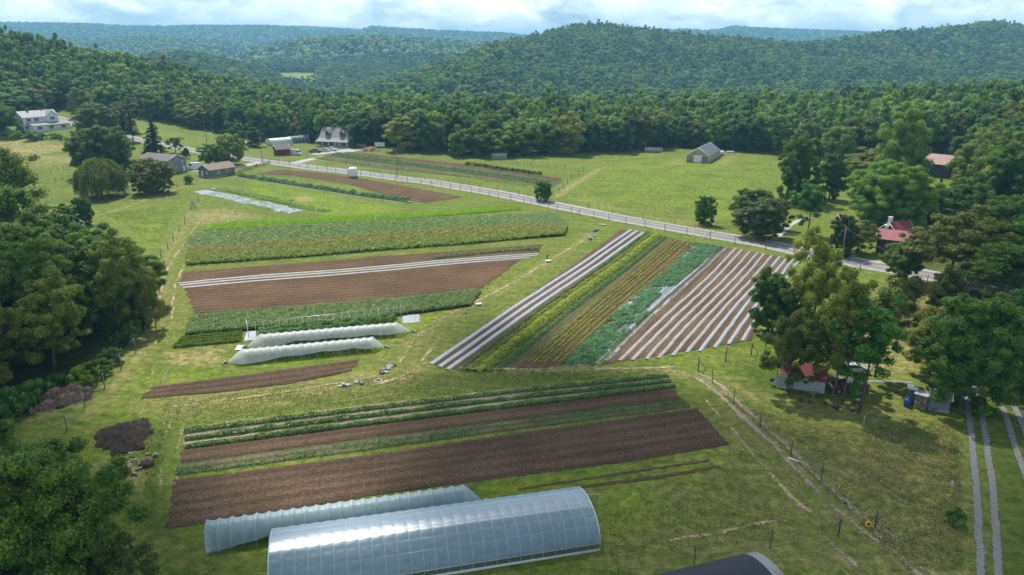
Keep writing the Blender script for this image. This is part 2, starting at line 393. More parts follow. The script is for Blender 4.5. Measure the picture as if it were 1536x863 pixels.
def forest(name, P, S, lod, label, extra=None):
    P = np.asarray(P, float); me = bpy.data.meshes.new(name); me.vertices.add(len(P)); me.vertices.foreach_set('co', P.ravel())
    for an, typ, val in (('scl', 'FLOAT_VECTOR', S), ('rot', 'FLOAT', rng.uniform(0, 6.28, len(P)))):
        at = me.attributes.new(an, typ, 'POINT'); at.data.foreach_set('vector' if typ == 'FLOAT_VECTOR' else 'value', np.asarray(val, np.float32).ravel())
    at = me.attributes.new('pick', 'INT', 'POINT'); at.data.foreach_set('value', rng.integers(0, 4, len(P)).astype(np.int32))
    o = link(name, me); tag(o, label, 'forest', kind='stuff')
    t = bpy.data.node_groups.new('scatter_'+name, 'GeometryNodeTree')
    t.interface.new_socket('Geometry', in_out='INPUT', socket_type='NodeSocketGeometry'); t.interface.new_socket('Geometry', in_out='OUTPUT', socket_type='NodeSocketGeometry')
    nd, lk = t.nodes, t.links
    gi, go = nd.new('NodeGroupInput'), nd.new('NodeGroupOutput')
    iop = nd.new('GeometryNodeInstanceOnPoints'); iop.inputs['Pick Instance'].default_value = True
    jn = nd.new('GeometryNodeJoinGeometry')
    for fm in FAR[lod]:
        src = SRC.setdefault(fm.name, bpy.data.objects.new('foliage_source', fm))
        oi = nd.new('GeometryNodeObjectInfo'); oi.inputs['Object'].default_value = src; oi.inputs['As Instance'].default_value = False
        g2 = nd.new('GeometryNodeGeometryToInstance'); lk.new(oi.outputs['Geometry'], g2.inputs[0]); lk.new(g2.outputs[0], jn.inputs[0])
    def attr(n_, ty):
        a = nd.new('GeometryNodeInputNamedAttribute'); a.data_type = ty; a.inputs['Name'].default_value = n_; return a.outputs['Attribute']
    cx = nd.new('ShaderNodeCombineXYZ'); lk.new(attr('rot', 'FLOAT'), cx.inputs[2])
    lk.new(gi.outputs[0], iop.inputs['Points']); lk.new(jn.outputs[0], iop.inputs['Instance'])
    lk.new(attr('pick', 'INT'), iop.inputs['Instance Index']); lk.new(cx.outputs[0], iop.inputs['Rotation']); lk.new(attr('scl', 'FLOAT_VECTOR'), iop.inputs['Scale'])
    lk.new(iop.outputs[0], go.inputs[0])
    md = o.modifiers.new('scatter', 'NODES'); md.node_group = t
    return o
SRC = {}

# ------------------------------------------------------------------ woods
CAMP = np.array([0, 0, CZ])
def jgrid(x0, x1, y0, y1, s, r=rng):
    xs = np.arange(x0, x1, s); ys = np.arange(y0, y1, s*.9)
    X, Y = np.meshgrid(xs, ys); X = X+(np.arange(len(ys))%2)[:, None]*s*.5
    return X.ravel()+r.uniform(-.38, .38, X.size)*s, Y.ravel()+r.uniform(-.38, .38, X.size)*s
UG = np.linspace(-.85, .85, 850)
YG = np.concatenate([np.arange(300, 700, 6.), np.geomspace(700, 9000, 330)])
UU, YY = np.meshgrid(UG, YG); ZZ = zt(UU*YY, YY)
cover = np.where((YY > 640), 11., 0.)
RM = np.maximum.accumulate((ZZ+cover-CZ)/YY, axis=0)     # running skyline of ground plus trees
def visible(x, y, ztop, margin):
    u = x/y; ui = np.clip(((u-UG[0])/(UG[1]-UG[0])).astype(int), 0, len(UG)-1); yi = np.clip(np.searchsorted(YG, y*.985-8)-1, 0, len(YG)-1)
    return ((ztop+margin-CZ)/y > RM[yi, ui]) & (abs(u) < .84)
def hillforest(name, y0, y1, sp, lod, label, umin=-.78, umax=.78, sc=1.):
    X, Y = jgrid(umin*y1, umax*y1, y0, y1, sp)
    u = X/Y; k = (u > umin) & (u < umax); X, Y = X[k], Y[k]; Z = zt(X, Y)
    s = sp/11.*sc
    hs = rng.uniform(.6, 1.45, len(X))*s
    # openings: the clearing in the valley
    cl = (abs(X/Y+.293) < .042+.006*np.sin(Y/9.)) & (abs(Y-CLY) < 150)
    k = visible(X, Y, Z+15*hs, 5+.002*Y) & ~cl
    X, Y, Z, hs = X[k], Y[k], Z[k], hs[k]
    w = hs*rng.uniform(.85, 1.15, len(X))
    print(name, len(X))
    return forest(name, np.column_stack([X, Y, Z-1]), np.column_stack([w, w, hs]), lod, label)
cpt = G(440, 118); CLY = cpt[1]; print('clearing', cpt)
hillforest('forest', 640, 1750, 11.5, 0, 'dense green forest covering the long wooded ridge and near hills', sc=1.12)
hillforest('forest', 1750, 3400, 13., 1, 'blue green forest on the hazy middle hills beyond the valley', sc=1.05)
hillforest('forest', 3400, 7000, 22., 1, 'blue hazy forest along the farthest ridges on the skyline', sc=.8)
# ------------------------------------------------------------------ ground: one sheet to the horizon
def sd_poly(X, Y, poly):
    p = np.array(poly)[:, :2]; n = len(p); ins = np.zeros(X.shape, bool); dm = np.full(X.shape, 1e9)
    for i in range(n):
        a, b = p[i], p[(i+1) % n]; d = b-a
        c = ((a[1] > Y) != (b[1] > Y)) & (X < d[0]*(Y-a[1])/(d[1]+1e-12)+a[0]); ins ^= c
        t = np.clip(((X-a[0])*d[0]+(Y-a[1])*d[1])/(d@d+1e-9), 0, 1)
        dm = np.minimum(dm, np.hypot(X-a[0]-t*d[0], Y-a[1]-t*d[1]))
    return np.where(ins, dm, -dm)
def d_line(X, Y, line):
    p = np.array(line)[:, :2]; dm = np.full(X.shape, 1e9)
    for a, b in zip(p[:-1], p[1:]):
        d = b-a; t = np.clip(((X-a[0])*d[0]+(Y-a[1])*d[1])/(d@d+1e-9), 0, 1)
        dm = np.minimum(dm, np.hypot(X-a[0]-t*d[0], Y-a[1]-t*d[1]))
    return dm
us = np.concatenate([-np.geomspace(6, .9, 14), np.arange(-.86, .861, .0036), np.geomspace(.9, 6, 14)])
ys_ = np.concatenate([np.linspace(-150, 36, 16), np.arange(38, 90, .45), np.arange(90, 200, .8), np.arange(200, 430, 1.5), np.geomspace(432, 9500, 300)])
U2, Y2 = np.meshgrid(us, ys_); X2 = U2*np.maximum(Y2, 40.); X2 = np.sign(X2)*np.minimum(np.abs(X2), 12000+np.abs(U2)*60); Z2 = zt(X2, Y2)
g = MB(); g.grid(np.stack([X2, Y2, Z2], -1))
ZA = np.zeros(X2.shape+(4,)); ZB = np.zeros(X2.shape+(4,)); ZA[..., 3] = 1; ZB[..., 3] = 1
NEAR = Y2 < 700
def paint(arr, ch, pts, val, soft=3., line=None, px=True):
    w = np.array(GL(pts) if px else pts); xx, yy = X2[NEAR], Y2[NEAR]
    if line is None: v = np.clip(.5+sd_poly(xx, yy, w)/soft, 0, 1)
    else: v = np.clip((line/2+soft/2-d_line(xx, yy, w))/soft, 0, 1)
    a = arr[..., ch][NEAR]; arr[..., ch][NEAR] = np.maximum(a, v*val)
DRY, LUSH, DIRT = (ZA, 0), (ZA, 1), (ZA, 2); WOOD, DEEP, PALE = (ZB, 0), (ZB, 1), (ZB, 2)
for a, v, s, pts in [
  (DRY, 1., 4, [(-60,205),(30,210),(100,218),(118,226),(80,228),(50,236),(0,242),(-60,246)]), (DRY, .6, 5, [(30,236),(110,232),(120,245),(60,250)]),
  (DRY, .75, 5, [(290,316),(330,314),(385,324),(330,334),(285,338)]), (DRY, .85, 2, [(250,528),(300,524),(336,524),(330,545),(250,552)]),
  (DRY, .55, 4, [(240,598),(420,582),(560,552),(620,560),(600,580),(420,605),(240,622)]), (DRY, .75, 3, [(560,575),(640,540),(640,562),(600,580)]),
  (DRY, .7, 6, [(1120,610),(1250,690),(1420,640),(1450,700),(1450,900),(1330,863),(1180,700)]), (DRY, .8, 5, [(1290,440),(1400,420),(1440,470),(1380,560),(1310,560),(1270,470)]),
  (DRY, .45, 4, [(860,300),(1060,345),(1060,335),(960,322),(870,296)]), (DRY, .35, 4, [(1010,232),(1030,240),(1020,248),(1000,250)]), (DRY, .4, 4, [(1080,238),(1105,232),(1095,250),(1078,248)]),
  (DRY, .9, 1, [(440,295),(462,294),(472,301),(448,304)]), (DRY, .35, 6, [(1060,560),(1180,600),(1200,640),(1110,620)]),
  (DRY, .4, 10, [(620,480),(720,440),(690,480),(640,540),(600,545)]), (DRY, .7, 4, [(1170,600),(1330,605),(1350,640),(1180,630)]), (DRY, .35, 10, [(1050,600),(1400,600),(1450,900),(900,900),(900,800)]),
  (LUSH, .6, 6, [(380,272),(600,312),(540,325),(470,322),(370,288)]), (LUSH, .35, 8, [(140,320),(270,300),(240,380),(200,350)]),
  (LUSH, .8, 2, [(930,712),(1088,680),(1092,700),(1000,718),(960,740),(1010,745),(990,770),(920,760)]), (LUSH, .5, 3, [(730,735),(1095,668),(1110,690),(900,745),(900,800),(960,800),(1080,760),(1040,700),(730,752)]),
  (LUSH, .8, 3, [(600,470),(680,468),(640,490),(612,500),(350,556),(210,575),(300,563),(560,525)]), (LUSH, .35, 20, [(850,300),(880,250),(1030,235),(1160,240),(1160,340),(1000,330)]),
  (LUSH, .35, 20, [(90,170),(160,180),(300,210),(330,240),(200,205)]),
  (DIRT, .8, 3, [(50,600),(110,575),(125,600),(60,625)]), (DIRT, .5, 3, [(170,690),(215,695),(200,740),(180,720)]),
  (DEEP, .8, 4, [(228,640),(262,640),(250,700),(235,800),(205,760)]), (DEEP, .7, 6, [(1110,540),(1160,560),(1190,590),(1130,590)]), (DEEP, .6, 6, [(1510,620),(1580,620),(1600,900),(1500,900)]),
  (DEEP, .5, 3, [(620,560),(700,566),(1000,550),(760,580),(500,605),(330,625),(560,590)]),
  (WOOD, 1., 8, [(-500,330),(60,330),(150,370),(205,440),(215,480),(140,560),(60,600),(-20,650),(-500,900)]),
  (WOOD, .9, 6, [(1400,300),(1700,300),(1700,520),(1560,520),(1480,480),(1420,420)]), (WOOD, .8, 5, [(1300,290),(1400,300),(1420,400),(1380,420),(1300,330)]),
]: paint(a[0], a[1], pts, v, s)
for a, v, w, s, pts in [
  (DRY, .6, 2.5, 3, [(130,620),(190,560),(225,500),(238,440),(245,400),(270,350),(290,318)]), (DRY, .55, 2., 2, [(600,525),(650,490),(760,430),(830,388),(890,350)]),
  (DRY, .7, 3., 1.5, [(834,296),(862,276),(898,254)]), (DRY, .35, 2., 1.5, [(700,240),(850,242),(1000,230)]), (DRY, .8, .5, .5, [(1000,812),(1090,795),(1175,782)]), (DRY, .5, 1.5, 1.5, [(60,335),(160,320),(290,275),(390,248)]),
  (DRY, .5, 2.2, 1.2, [(1000,556),(1060,570),(1110,612),(1180,680),(1260,760),(1340,820)]), (DIRT, .7, .5, .5, [(1245,815),(1285,852)]), (DIRT, .45, 1., 2, [(690,556),(850,556),(1010,552)]),
  (DRY, .5, 1.2, 1., [(1080,560),(1150,610),(1250,700),(1330,760),(1390,800)]), (PALE, .7, 2., 2, [(1150,205),(1160,235)]),
]: paint(a[0], a[1], pts, v, s, w)
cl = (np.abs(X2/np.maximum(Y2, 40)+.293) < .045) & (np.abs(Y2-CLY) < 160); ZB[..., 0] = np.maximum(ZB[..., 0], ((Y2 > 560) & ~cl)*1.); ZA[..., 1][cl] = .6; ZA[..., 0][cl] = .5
gm = g.mesh('ground', [])
for nm, A in (('zoneA', ZA), ('zoneB', ZB)):
    at = gm.color_attributes.new(nm, 'FLOAT_COLOR', 'POINT'); at.data.foreach_set('color', A.reshape(-1).astype(np.float32))
def grass_material():
    m, N = newmat('grass'); tc = N('ShaderNodeTexCoord', 3)
    def chans(n):
        a = N('ShaderNodeAttribute', 0, dict(attribute_name=n)); sp = N.t.nodes.new('ShaderNodeSeparateColor'); N.t.links.new(a, sp.inputs[0]); return sp.outputs
    A, B = chans('zoneA'), chans('zoneB')
    n0, n1, n2, n3 = N.noise(tc, .016, 4.), N.noise(tc, .09, 5., .6), N.noise(tc, .9, 6., .72), N.noise(tc, 5., 4., .8)
    rot = N('ShaderNodeMapping', 0, Vector=tc, Rotation=(0, 0, .24)); st = N.noise(N.scaled(rot, (.03, .55, 1)), 1., 4., .6)
    c = N.ramp(n1, [(.32, (.064,.112,.010)), (.5, (.102,.150,.014)), (.68, (.160,.188,.026))])
    c = N.mix(N.remap(n0, .35, .65, 0, .7), c, (.114,.164,.013))
    c = N.mix(N.remap(st, .42, .62, 0, .6), c, (.185,.190,.048))
    fine = N.math('ADD', N.math('MULTIPLY', n2, .6), N.math('MULTIPLY', n3, .4))
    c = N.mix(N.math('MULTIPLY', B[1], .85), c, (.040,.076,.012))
    lf = N.math('MULTIPLY', A[1], N.remap(N.math('ADD', n1, N.math('MULTIPLY', n2, .6)), .62, .86), clamp=True)
    c = N.mix(N.math('MULTIPLY', lf, 1.3, clamp=True), c, (.165,.245,.008))
    df = N.math('MULTIPLY', N.math('MULTIPLY', A[0], 1.25), N.remap(N.math('ADD', N.math('MULTIPLY', fine, .8), N.math('MULTIPLY', st, .6)), .5, .86), clamp=True)
    c = N.mix(df, c, (.31,.245,.105))
    df2 = N.math('MULTIPLY', N.math('MULTIPLY', A[2], 1.6), N.remap(n2, .38, .6), clamp=True)
    c = N.mix(df2, c, (.30,.235,.155))
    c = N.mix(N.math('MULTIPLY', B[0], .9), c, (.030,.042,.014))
    c = N.mix(1., c, N.ramp(fine, [(.34, (.30,.34,.30)), (.5, (.92,.94,.9)), (.66, (1.75,1.65,1.4))]), 'MULTIPLY')
    b = N('ShaderNodeBump', 0, Height=fine, Strength=.55, Distance=.35)
    N.out(N('ShaderNodeBsdfPrincipled', 0, Base_Color=c, Roughness=.9, Specular_IOR_Level=.15, Normal=b)); return m
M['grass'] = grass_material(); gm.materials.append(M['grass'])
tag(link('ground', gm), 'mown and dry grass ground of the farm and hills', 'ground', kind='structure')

# ------------------------------------------------------------------ sun, sky, camera, air
SUN_EL, SUN_AZ = radians(57), radians(-24)     # azimuth from +Y, clockwise
sdir = np.array([sin(SUN_AZ)*cos(SUN_EL), cos(SUN_AZ)*cos(SUN_EL), sin(SUN_EL)])
ld = bpy.data.lights.new('sun', 'SUN'); ld.energy = 5.0; ld.angle = radians(.6); ld.color = (1, .955, .88)
lo = link('sun', ld, loc=(0, 0, 300))
from mathutils import Vector
lo.rotation_euler = Vector(sdir).to_track_quat('Z', 'Y').to_euler()
world = bpy.data.worlds.new('World'); scene.world = world; world.use_nodes = True
N = NT(world.node_tree)
sky = N('ShaderNodeTexSky', 0, dict(sky_type='NISHITA', sun_disc=False, sun_elevation=SUN_EL, sun_rotation=SUN_AZ, air_density=1.0, dust_density=1.2, ozone_density=1.5, altitude=300))
tc = N('ShaderNodeTexCoord', 0)
mp = N.scaled(tc, (1, 1, 2.3)); warp = N('ShaderNodeVectorMath', 0, dict(operation='ADD'), i0=mp, i1=N('ShaderNodeVectorMath', 0, dict(operation='SCALE'), i0=N('ShaderNodeTexNoise', 1, Vector=mp, Scale=9., Detail=3.), Scale=.12))
c1 = N.noise(warp, 6.5, 7., .58); c2 = N.noise(warp, 16., 6., .6)
cf = N.remap(N.math('ADD', N.math('MULTIPLY', c1, .7), N.math('MULTIPLY', c2, .3)), .37, .52)
shade = N.ramp(N.noise(warp, 9., 6., .6), [(.36, (11.5, 13, 14.2)), (.48, (14.5, 15.3, 16)), (.62, (19, 19.2, 19.4))])
blue = N.mix(.55, sky, (5.5, 8.2, 11.))
sz = N.t.nodes.new('ShaderNodeSeparateXYZ'); N.t.links.new(tc, sz.inputs[0]); high = N.remap(sz.outputs[2], .10, .45, 0, .72)
blue = N.mix(high, blue, sky)
skyc = N.mix(N.math('MULTIPLY', cf, N.remap(high, 0, .72, .95, .5)), blue, N.mix(high, shade, (2.2, 2.5, 2.9)))
bg = N('ShaderNodeBackground', 0, Color=skyc, Strength=.097)
ow = N.t.nodes.new('ShaderNodeOutputWorld'); N.t.links.new(bg, ow.inputs[0])

cd = bpy.data.cameras.new('camera'); cam = link('camera', cd, loc=(0, 0, CZ)); cam.rotation_euler = (radians(90)-PITCH, 0, 0)
cd.sensor_width = 36; cd.lens = F0/W0*36; cd.clip_end = 30000; cd.clip_start = .5
scene.camera = cam
HZ_R = 9800.
mb = MB(); mb.box((0, HZ_R/2-200, 90), (HZ_R*2.6, HZ_R+1200, 340))
m, N = newmat('haze_air'); N.out(None, N('ShaderNodeVolumePrincipled', 0, Color=(.30,.70,1.), Density=HAZE_D, Anisotropy=0.)); M['haze'] = m
tag(mb.obj('haze', m), 'thin blue haze in the air over the valley', 'haze', kind='stuff')
scene.render.engine = 'CYCLES'
cy = scene.cycles
cy.max_bounces = 6; cy.diffuse_bounces = 3; cy.glossy_bounces = 3; cy.transmission_bounces = 4; cy.volume_bounces = 0; cy.transparent_max_bounces = 12
cy.use_denoising = True; cy.use_adaptive_sampling = True; cy.adaptive_threshold = .015; cy.caustics_reflective = False; cy.caustics_refractive = False
vs = scene.view_settings; vs.view_transform = 'Standard'; vs.look = 'None'; vs.gamma = 1; vs.use_curve_mapping = False; vs.exposure = EXPO
# ------------------------------------------------------------------ woods around the farm: nearest trees one by one, the depth behind as forest
FRONT = [(-500,150),(-200,150),(0,188),(60,170),(105,162),(200,176),(260,187),(300,196),(340,204),(400,212),(450,212),(530,220),(590,222),(640,231),(700,236),(760,238),(850,234),(950,227),(1030,223),(1100,228),(1165,232),
         (1200,240),(1290,236),(1400,236),(1500,230),(1700,225),(2000,215)]
fg = np.array([G(*p) for p in FRONT]); fu = fg[:, 0]/fg[:, 1]; fy = fg[:, 1]
WOODKIND = ['wood']
cands = []
X, Y = jgrid(-420, 420, 180, 700, 8.0)
u = X/Y; y0 = np.interp(u, fu, fy); k = (abs(u) < .82) & (Y > y0+3) & (Y < 660) & ((u < -.28) | (Y < y0+150))
X, Y, y0 = X[k], Y[k], y0[k]; Z = zt(X, Y); k = visible(X, Y, Z+19, 6.) ; X, Y, Z, y0 = X[k], Y[k], Z[k], y0[k]
dep = Y-y0
h = rng.uniform(14.5, 20.5, len(X)); h = np.where(dep < 9, h*.92, h)
order = np.argsort(dep+rng.uniform(0, 4, len(X)))
NB = 150
protos = PROTO['wood']
for i in order[:NB]:
    pi_ = int(rng.integers(0, 4)); cm, tm, H, R = protos[pi_]; uu = X[i]/Y[i]
    side = 'on the left hill behind the white farmhouse' if uu < -.45 else 'behind the grey farmhouse and pasture' if uu < -.12 else 'in the dark tree line behind the barn field' if uu < .42 else 'on the right side beyond the red roofs'
    grp = 'trees of the wood edge '+side
    e = thing('tree', 'tall dark green broadleaf tree '+side, 'tree', (X[i], Y[i], Z[i]), rng.uniform(0, 6.28), grp)
    w = rng.uniform(.8, 1.35); e.scale = (w, w, h[i]/H*rng.uniform(.85, 1.1))
    c = link('crown', cm, e); link('trunk', tm, e)
    q = rng.random()
    if q > .8: c.material_slots[0].link = 'OBJECT'; c.material_slots[0].material = M['leaf_light' if q > .95 else 'leaf_olive']
rest = order[NB:]
w = rng.uniform(.6, 1.35, len(rest))
forest('forest', np.column_stack([X[rest], Y[rest], Z[rest]-1]), np.column_stack([w, w, h[rest]/15.*rng.uniform(.75, 1.15, len(rest))]), 0, 'deep green wood filling the slopes right behind the farm pastures')
print('edge', len(order))

# near wood on the left
lw = np.array(GL([(-560,420),(60,445),(150,450),(196,462),(186,505),(120,555),(20,598),(-90,640),(-560,760)]))
X, Y = jgrid(-180, -30, 60, 220, 7.0)
k = sd_poly(X, Y, lw) > 0; X, Y = X[k], Y[k]
k = abs(X/Y) < .95; X, Y = X[k], Y[k]
print('left wood', len(X))
for x, y in zip(X, Y):
    kd = 'near' if rng.random() < .8 else 'near_olive'
    cm, tm, H, R = PROTO[kd][int(rng.integers(0, len(PROTO[kd])))]
    e = thing('tree', 'dense dark green tree in the near wood left of the vegetable plots', 'tree', (x, y, float(zt(x, y))), rng.uniform(0, 6.28), 'trees of the near wood on the left')
    w = rng.uniform(.85, 1.15); e.scale = (w, w, rng.uniform(.8, 1.12)); link('crown', cm, e); link('trunk', tm, e)
# ------------------------------------------------------------------ roads, soil plots, crops
def resamp(P, step=None, n=None):
    P = np.array(P, float)[:, :2]; s = np.concatenate([[0], np.cumsum(np.linalg.norm(np.diff(P, axis=0), axis=1))])
    if n is None: n = max(2, int(s[-1]/step)+1)
    t = np.linspace(0, s[-1], n)
    # gentle smoothing through the given points
    X = np.column_stack([np.interp(t, s, P[:, 0]), np.interp(t, s, P[:, 1])])
    if len(P) > 2:
        for _ in range(4): X[1:-1] = .25*X[:-2]+.5*X[1:-1]+.25*X[2:]
    return X, t
def normals2(X):
    d = np.gradient(X, axis=0); d /= np.linalg.norm(d, axis=1)[:, None]+1e-9
    return np.column_stack([-d[:, 1], d[:, 0]]), d
def ribbon(mb, P, prof, dz=.03, step=1.5, m=0, wob=0.):
    """sweep profile [(across, up)...] along ground polyline"""
    X, t = resamp(P, step); Nn, _ = normals2(X); k = len(prof)
    pr = np.array(prof, float)
    if wob: X = X+Nn*(np.interp(t, np.arange(0, t[-1]+4, 3.), rng.normal(size=len(np.arange(0, t[-1]+4, 3.)))*wob))[:, None]
    XY = X[:, None, :]+Nn[:, None, :]*pr[None, :, :1]
    Z = zt(XY[..., 0], XY[..., 1])+dz+pr[None, :, 1]
    uv = np.stack([np.repeat(t[:, None], k, 1), np.repeat(pr[None, :, 0], len(t), 0)], -1)
    return mb.grid(np.dstack([XY, Z]), m, len(prof) <= 3 or True, uv)
def flat(w, n=5): return [(x, 0.) for x in np.linspace(w/2, -w/2, n)]

def asphalt_mat():
    m, N = newmat('road_surface'); uv = N('ShaderNodeTexCoord', 2); tc = N('ShaderNodeTexCoord', 3)
    sx = N.t.nodes.new('ShaderNodeSeparateXYZ'); N.t.links.new(uv, sx.inputs[0]); y = sx.outputs[1]
    c = N.mix(N.remap(N.noise(tc, .6, 5.), .3, .7), (.16,.16,.165), (.25,.25,.25))
    wt = N.remap(N.math('ABSOLUTE', N.math('SUBTRACT', N.math('ABSOLUTE', y), 1.3)), 0, .8, .16, 0)
    c = N.mix(wt, c, (.12,.12,.12)); N.out(N('ShaderNodeBsdfPrincipled', 0, Base_Color=c, Roughness=.85, Specular_IOR_Level=.2)); return m
M['road'] = asphalt_mat()
M['gravel'] = simple('gravel', (.40,.385,.36), .95, .1, var=.35, scale=1.3, bump=.3)
M['gravel_blue'] = simple('grey_gravel', (.25,.255,.27), .95, .1, var=.3, scale=1.6, bump=.4, dirt=(.20,.19,.13))
m, N = newmat('gravel_rut'); uv = N('ShaderNodeTexCoord', 2); tc = N('ShaderNodeTexCoord', 3); sx = N.t.nodes.new('ShaderNodeSeparateXYZ'); N.t.links.new(uv, sx.inputs[0])
_e = N.math('ABSOLUTE', sx.outputs[1]); _a = N.math('SUBTRACT', N.math('MULTIPLY_ADD', N.noise(tc, 1.5, 6., .75), .62, .06), _e)
_c = N.mix(N.remap(N.noise(tc, 3., 6., .8), .35, .65), (.16,.16,.165), (.29,.29,.295)); _c = N.mix(N.remap(N.noise(tc, .3, 4.), .5, .65, 0, .6), _c, (.24,.21,.16))
N.out(N('ShaderNodeMixShader', 0, Fac=N.remap(_a, 0, .06), i1=N('ShaderNodeBsdfTransparent', 0), i2=N('ShaderNodeBsdfDiffuse', 0, Color=_c))); M['rut'] = m
M['yellow'] = simple('road_paint_yellow', (.62,.40,.10), .7, var=.2); M['white'] = simple('white_paint', (.72,.72,.70), .6, var=.06)
ROADC = [(-60,163),(20,168),(73,174.5),(100,181),(145,193),(181,203),(207,210),(254,218),(301,228),(366,238),(419,245),(470,252),(541,260),(648,273.6),(748,290.5),(850,311.5),(940,329.5),(1030,345.5),(1148,365.5),(1245,387),(1345,404),(1440,422),(1560,445),(1760,485)]
rp = GL(ROADC)
mb = MB(); ribbon(mb, rp, flat(7.8, 7), .03); tag(mb.obj('road_shoulder', M['gravel']), 'pale gravel shoulder of the country road', 'road', kind='structure')
mb = MB(); ribbon(mb, rp, flat(6.2, 7), .06); tag(mb.obj('road', M['road']), 'grey country road', 'road', kind='structure')
mb = MB()
for o_ in (-.14, .14): ribbon(mb, rp, [(o_+.07, 0), (o_-.07, 0)], .075)
tag(mb.obj('road_marking_centre', M['yellow']), 'double yellow centre line', 'road marking', kind='structure')
mb = MB()
for o_ in (-2.75, 2.75): ribbon(mb, rp, [(o_+.08, 0), (o_-.08, 0)], .075)
tag(mb.obj('road_marking_edge', M['white']), 'white edge lines', 'road marking', kind='structure')
for nm, P, w, mt, lb in [
  ('driveway', [(436,247),(462,240),(500,233),(530,226),(552,222)], 4.5, 'gravel', 'pale gravel driveway to the grey farmhouse'), ('driveway', [(398,243),(376,247),(352,253),(300,256),(285,252)], 5., 'gravel', 'gravel driveway to the small cottage'),
  ('driveway', [(470,232),(500,228),(530,224)], 6, 'gravel', 'gravel parking area before the grey farmhouse'), ('path', [(1160,360),(1172,350),(1184,338),(1194,332),(1215,327)], 1.6, 'gravel', 'pale path leading off the road by the dark evergreens'),
  ('driveway', [(1446,560),(1452,609),(1459,680),(1464,728),(1469,800),(1472,863),(1474,950)], 1.0, 'gravel_blue', 'grey gravel wheel track'), ('driveway', [(1456,560),(1470,609),(1482,680),(1490,735),(1494,800),(1497,863),(1500,950)], 1.0, 'gravel_blue', 'grey gravel wheel track'),
  ('driveway', [(1484,520),(1492,560),(1499,595),(1516,650),(1536,707),(1580,830)], .9, 'gravel_blue', 'grey gravel wheel track'), ('driveway', [(1496,520),(1504,560),(1513,592),(1530,630),(1550,680),(1610,800)], .9, 'gravel_blue', 'grey gravel wheel track'),
  ('gravel_yard', [(1225,562),(1290,572),(1340,572),(1370,574)], 2.6, 'gravel_blue', 'grey gravel parking strip under the trees'), ('driveway', [(1470,450),(1474,480),(1484,520),(1490,560)], 2.5, 'gravel', 'gravel drive under the trees'),
]:
    mb = MB(); ribbon(mb, GL(P), flat(w*(1.35 if mt == 'gravel_blue' else 1), 7), {'gravel_yard': .035, 'path': .03}.get(nm, .04), .8, wob=.04); tag(mb.obj(nm, M[mt] if mt == 'gravel' else M['rut']), lb, 'road', kind='structure')

def track_mat(name, col, col2, dens):
    m, N = newmat(name); uv = N('ShaderNodeTexCoord', 2); tc = N('ShaderNodeTexCoord', 3); sx = N.t.nodes.new('ShaderNodeSeparateXYZ'); N.t.links.new(uv, sx.inputs[0])
    e = N.math('ABSOLUTE', sx.outputs[1]); nz = N.noise(tc, 2.2, 6., .75); lo = N.noise(tc, .25, 3.)
    a = N.math('ADD', N.math('ADD', nz, N.math('MULTIPLY', lo, .6)), N.math('MULTIPLY', e, -.45)); a = N.remap(a, .86-dens, .98-dens)
    c = N.mix(N.remap(N.noise(tc, 5., 4.), .35, .65), col, col2)
    N.out(N('ShaderNodeMixShader', 0, Fac=a, i1=N('ShaderNodeBsdfTransparent', 0), i2=N('ShaderNodeBsdfDiffuse', 0, Color=c))); return m
M['track'] = track_mat('worn_wheel_track', (.25,.20,.12), (.42,.36,.26), .22); M['straw'] = track_mat('dry_straw_line', (.36,.28,.13), (.50,.42,.24), .16)
TR = [([(1000,557),(1030,560),(1055,574),(1080,592),(1110,622),(1165,672),(1210,722),(1270,780),(1330,820),(1400,880)], .9, 'track'), ([(1030,556),(1052,560),(1085,580),(1115,610),(1178,668),(1238,728),(1296,776),(1350,812)], .7, 'track'),
 ([(1245,815),(1262,832),(1285,852)], .9, 'track'), ([(690,552),(850,555),(1010,551)], .8, 'straw'), ([(990,814),(1060,803),(1110,792),(1150,783),(1180,782)], 1.0, 'straw'), ([(1300,780),(1340,830),(1420,870)], 1.4, 'straw'),
 ([(600,545),(620,510),(660,480),(760,430),(830,388),(890,352)], 1.1, 'straw'), ([(235,470),(245,420),(262,385),(290,345),(310,322)], .9, 'straw'), ([(258,480),(262,430),(280,390),(310,350)], .8, 'straw'), ([(60,337),(160,322),(290,276),(390,250)], 1.0, 'straw'),
 ([(560,580),(620,560),(650,520)], 1.5, 'straw'), ([(250,612),(420,590),(560,566)], 1.2, 'straw'), ([(834,296),(862,276),(898,254),(930,246)], 1.6, 'straw'), ([(700,241),(850,243),(1000,231)], 1.0, 'straw'), ([(1060,600),(1120,670),(1180,740),(1215,770)], .6, 'straw'),
 ([(845,308),(900,318),(965,330),(1080,350)], 1.5, 'straw')]
for i, (P, w, mt) in enumerate(TR):
    mb = MB(); ribbon(mb, GL(P), flat(w*1.6, 5), .055+i*.0017, .8, wob=.1); tag(mb.obj('worn_track', M[mt]), 'worn pale track in the grass', 'track', kind='structure')

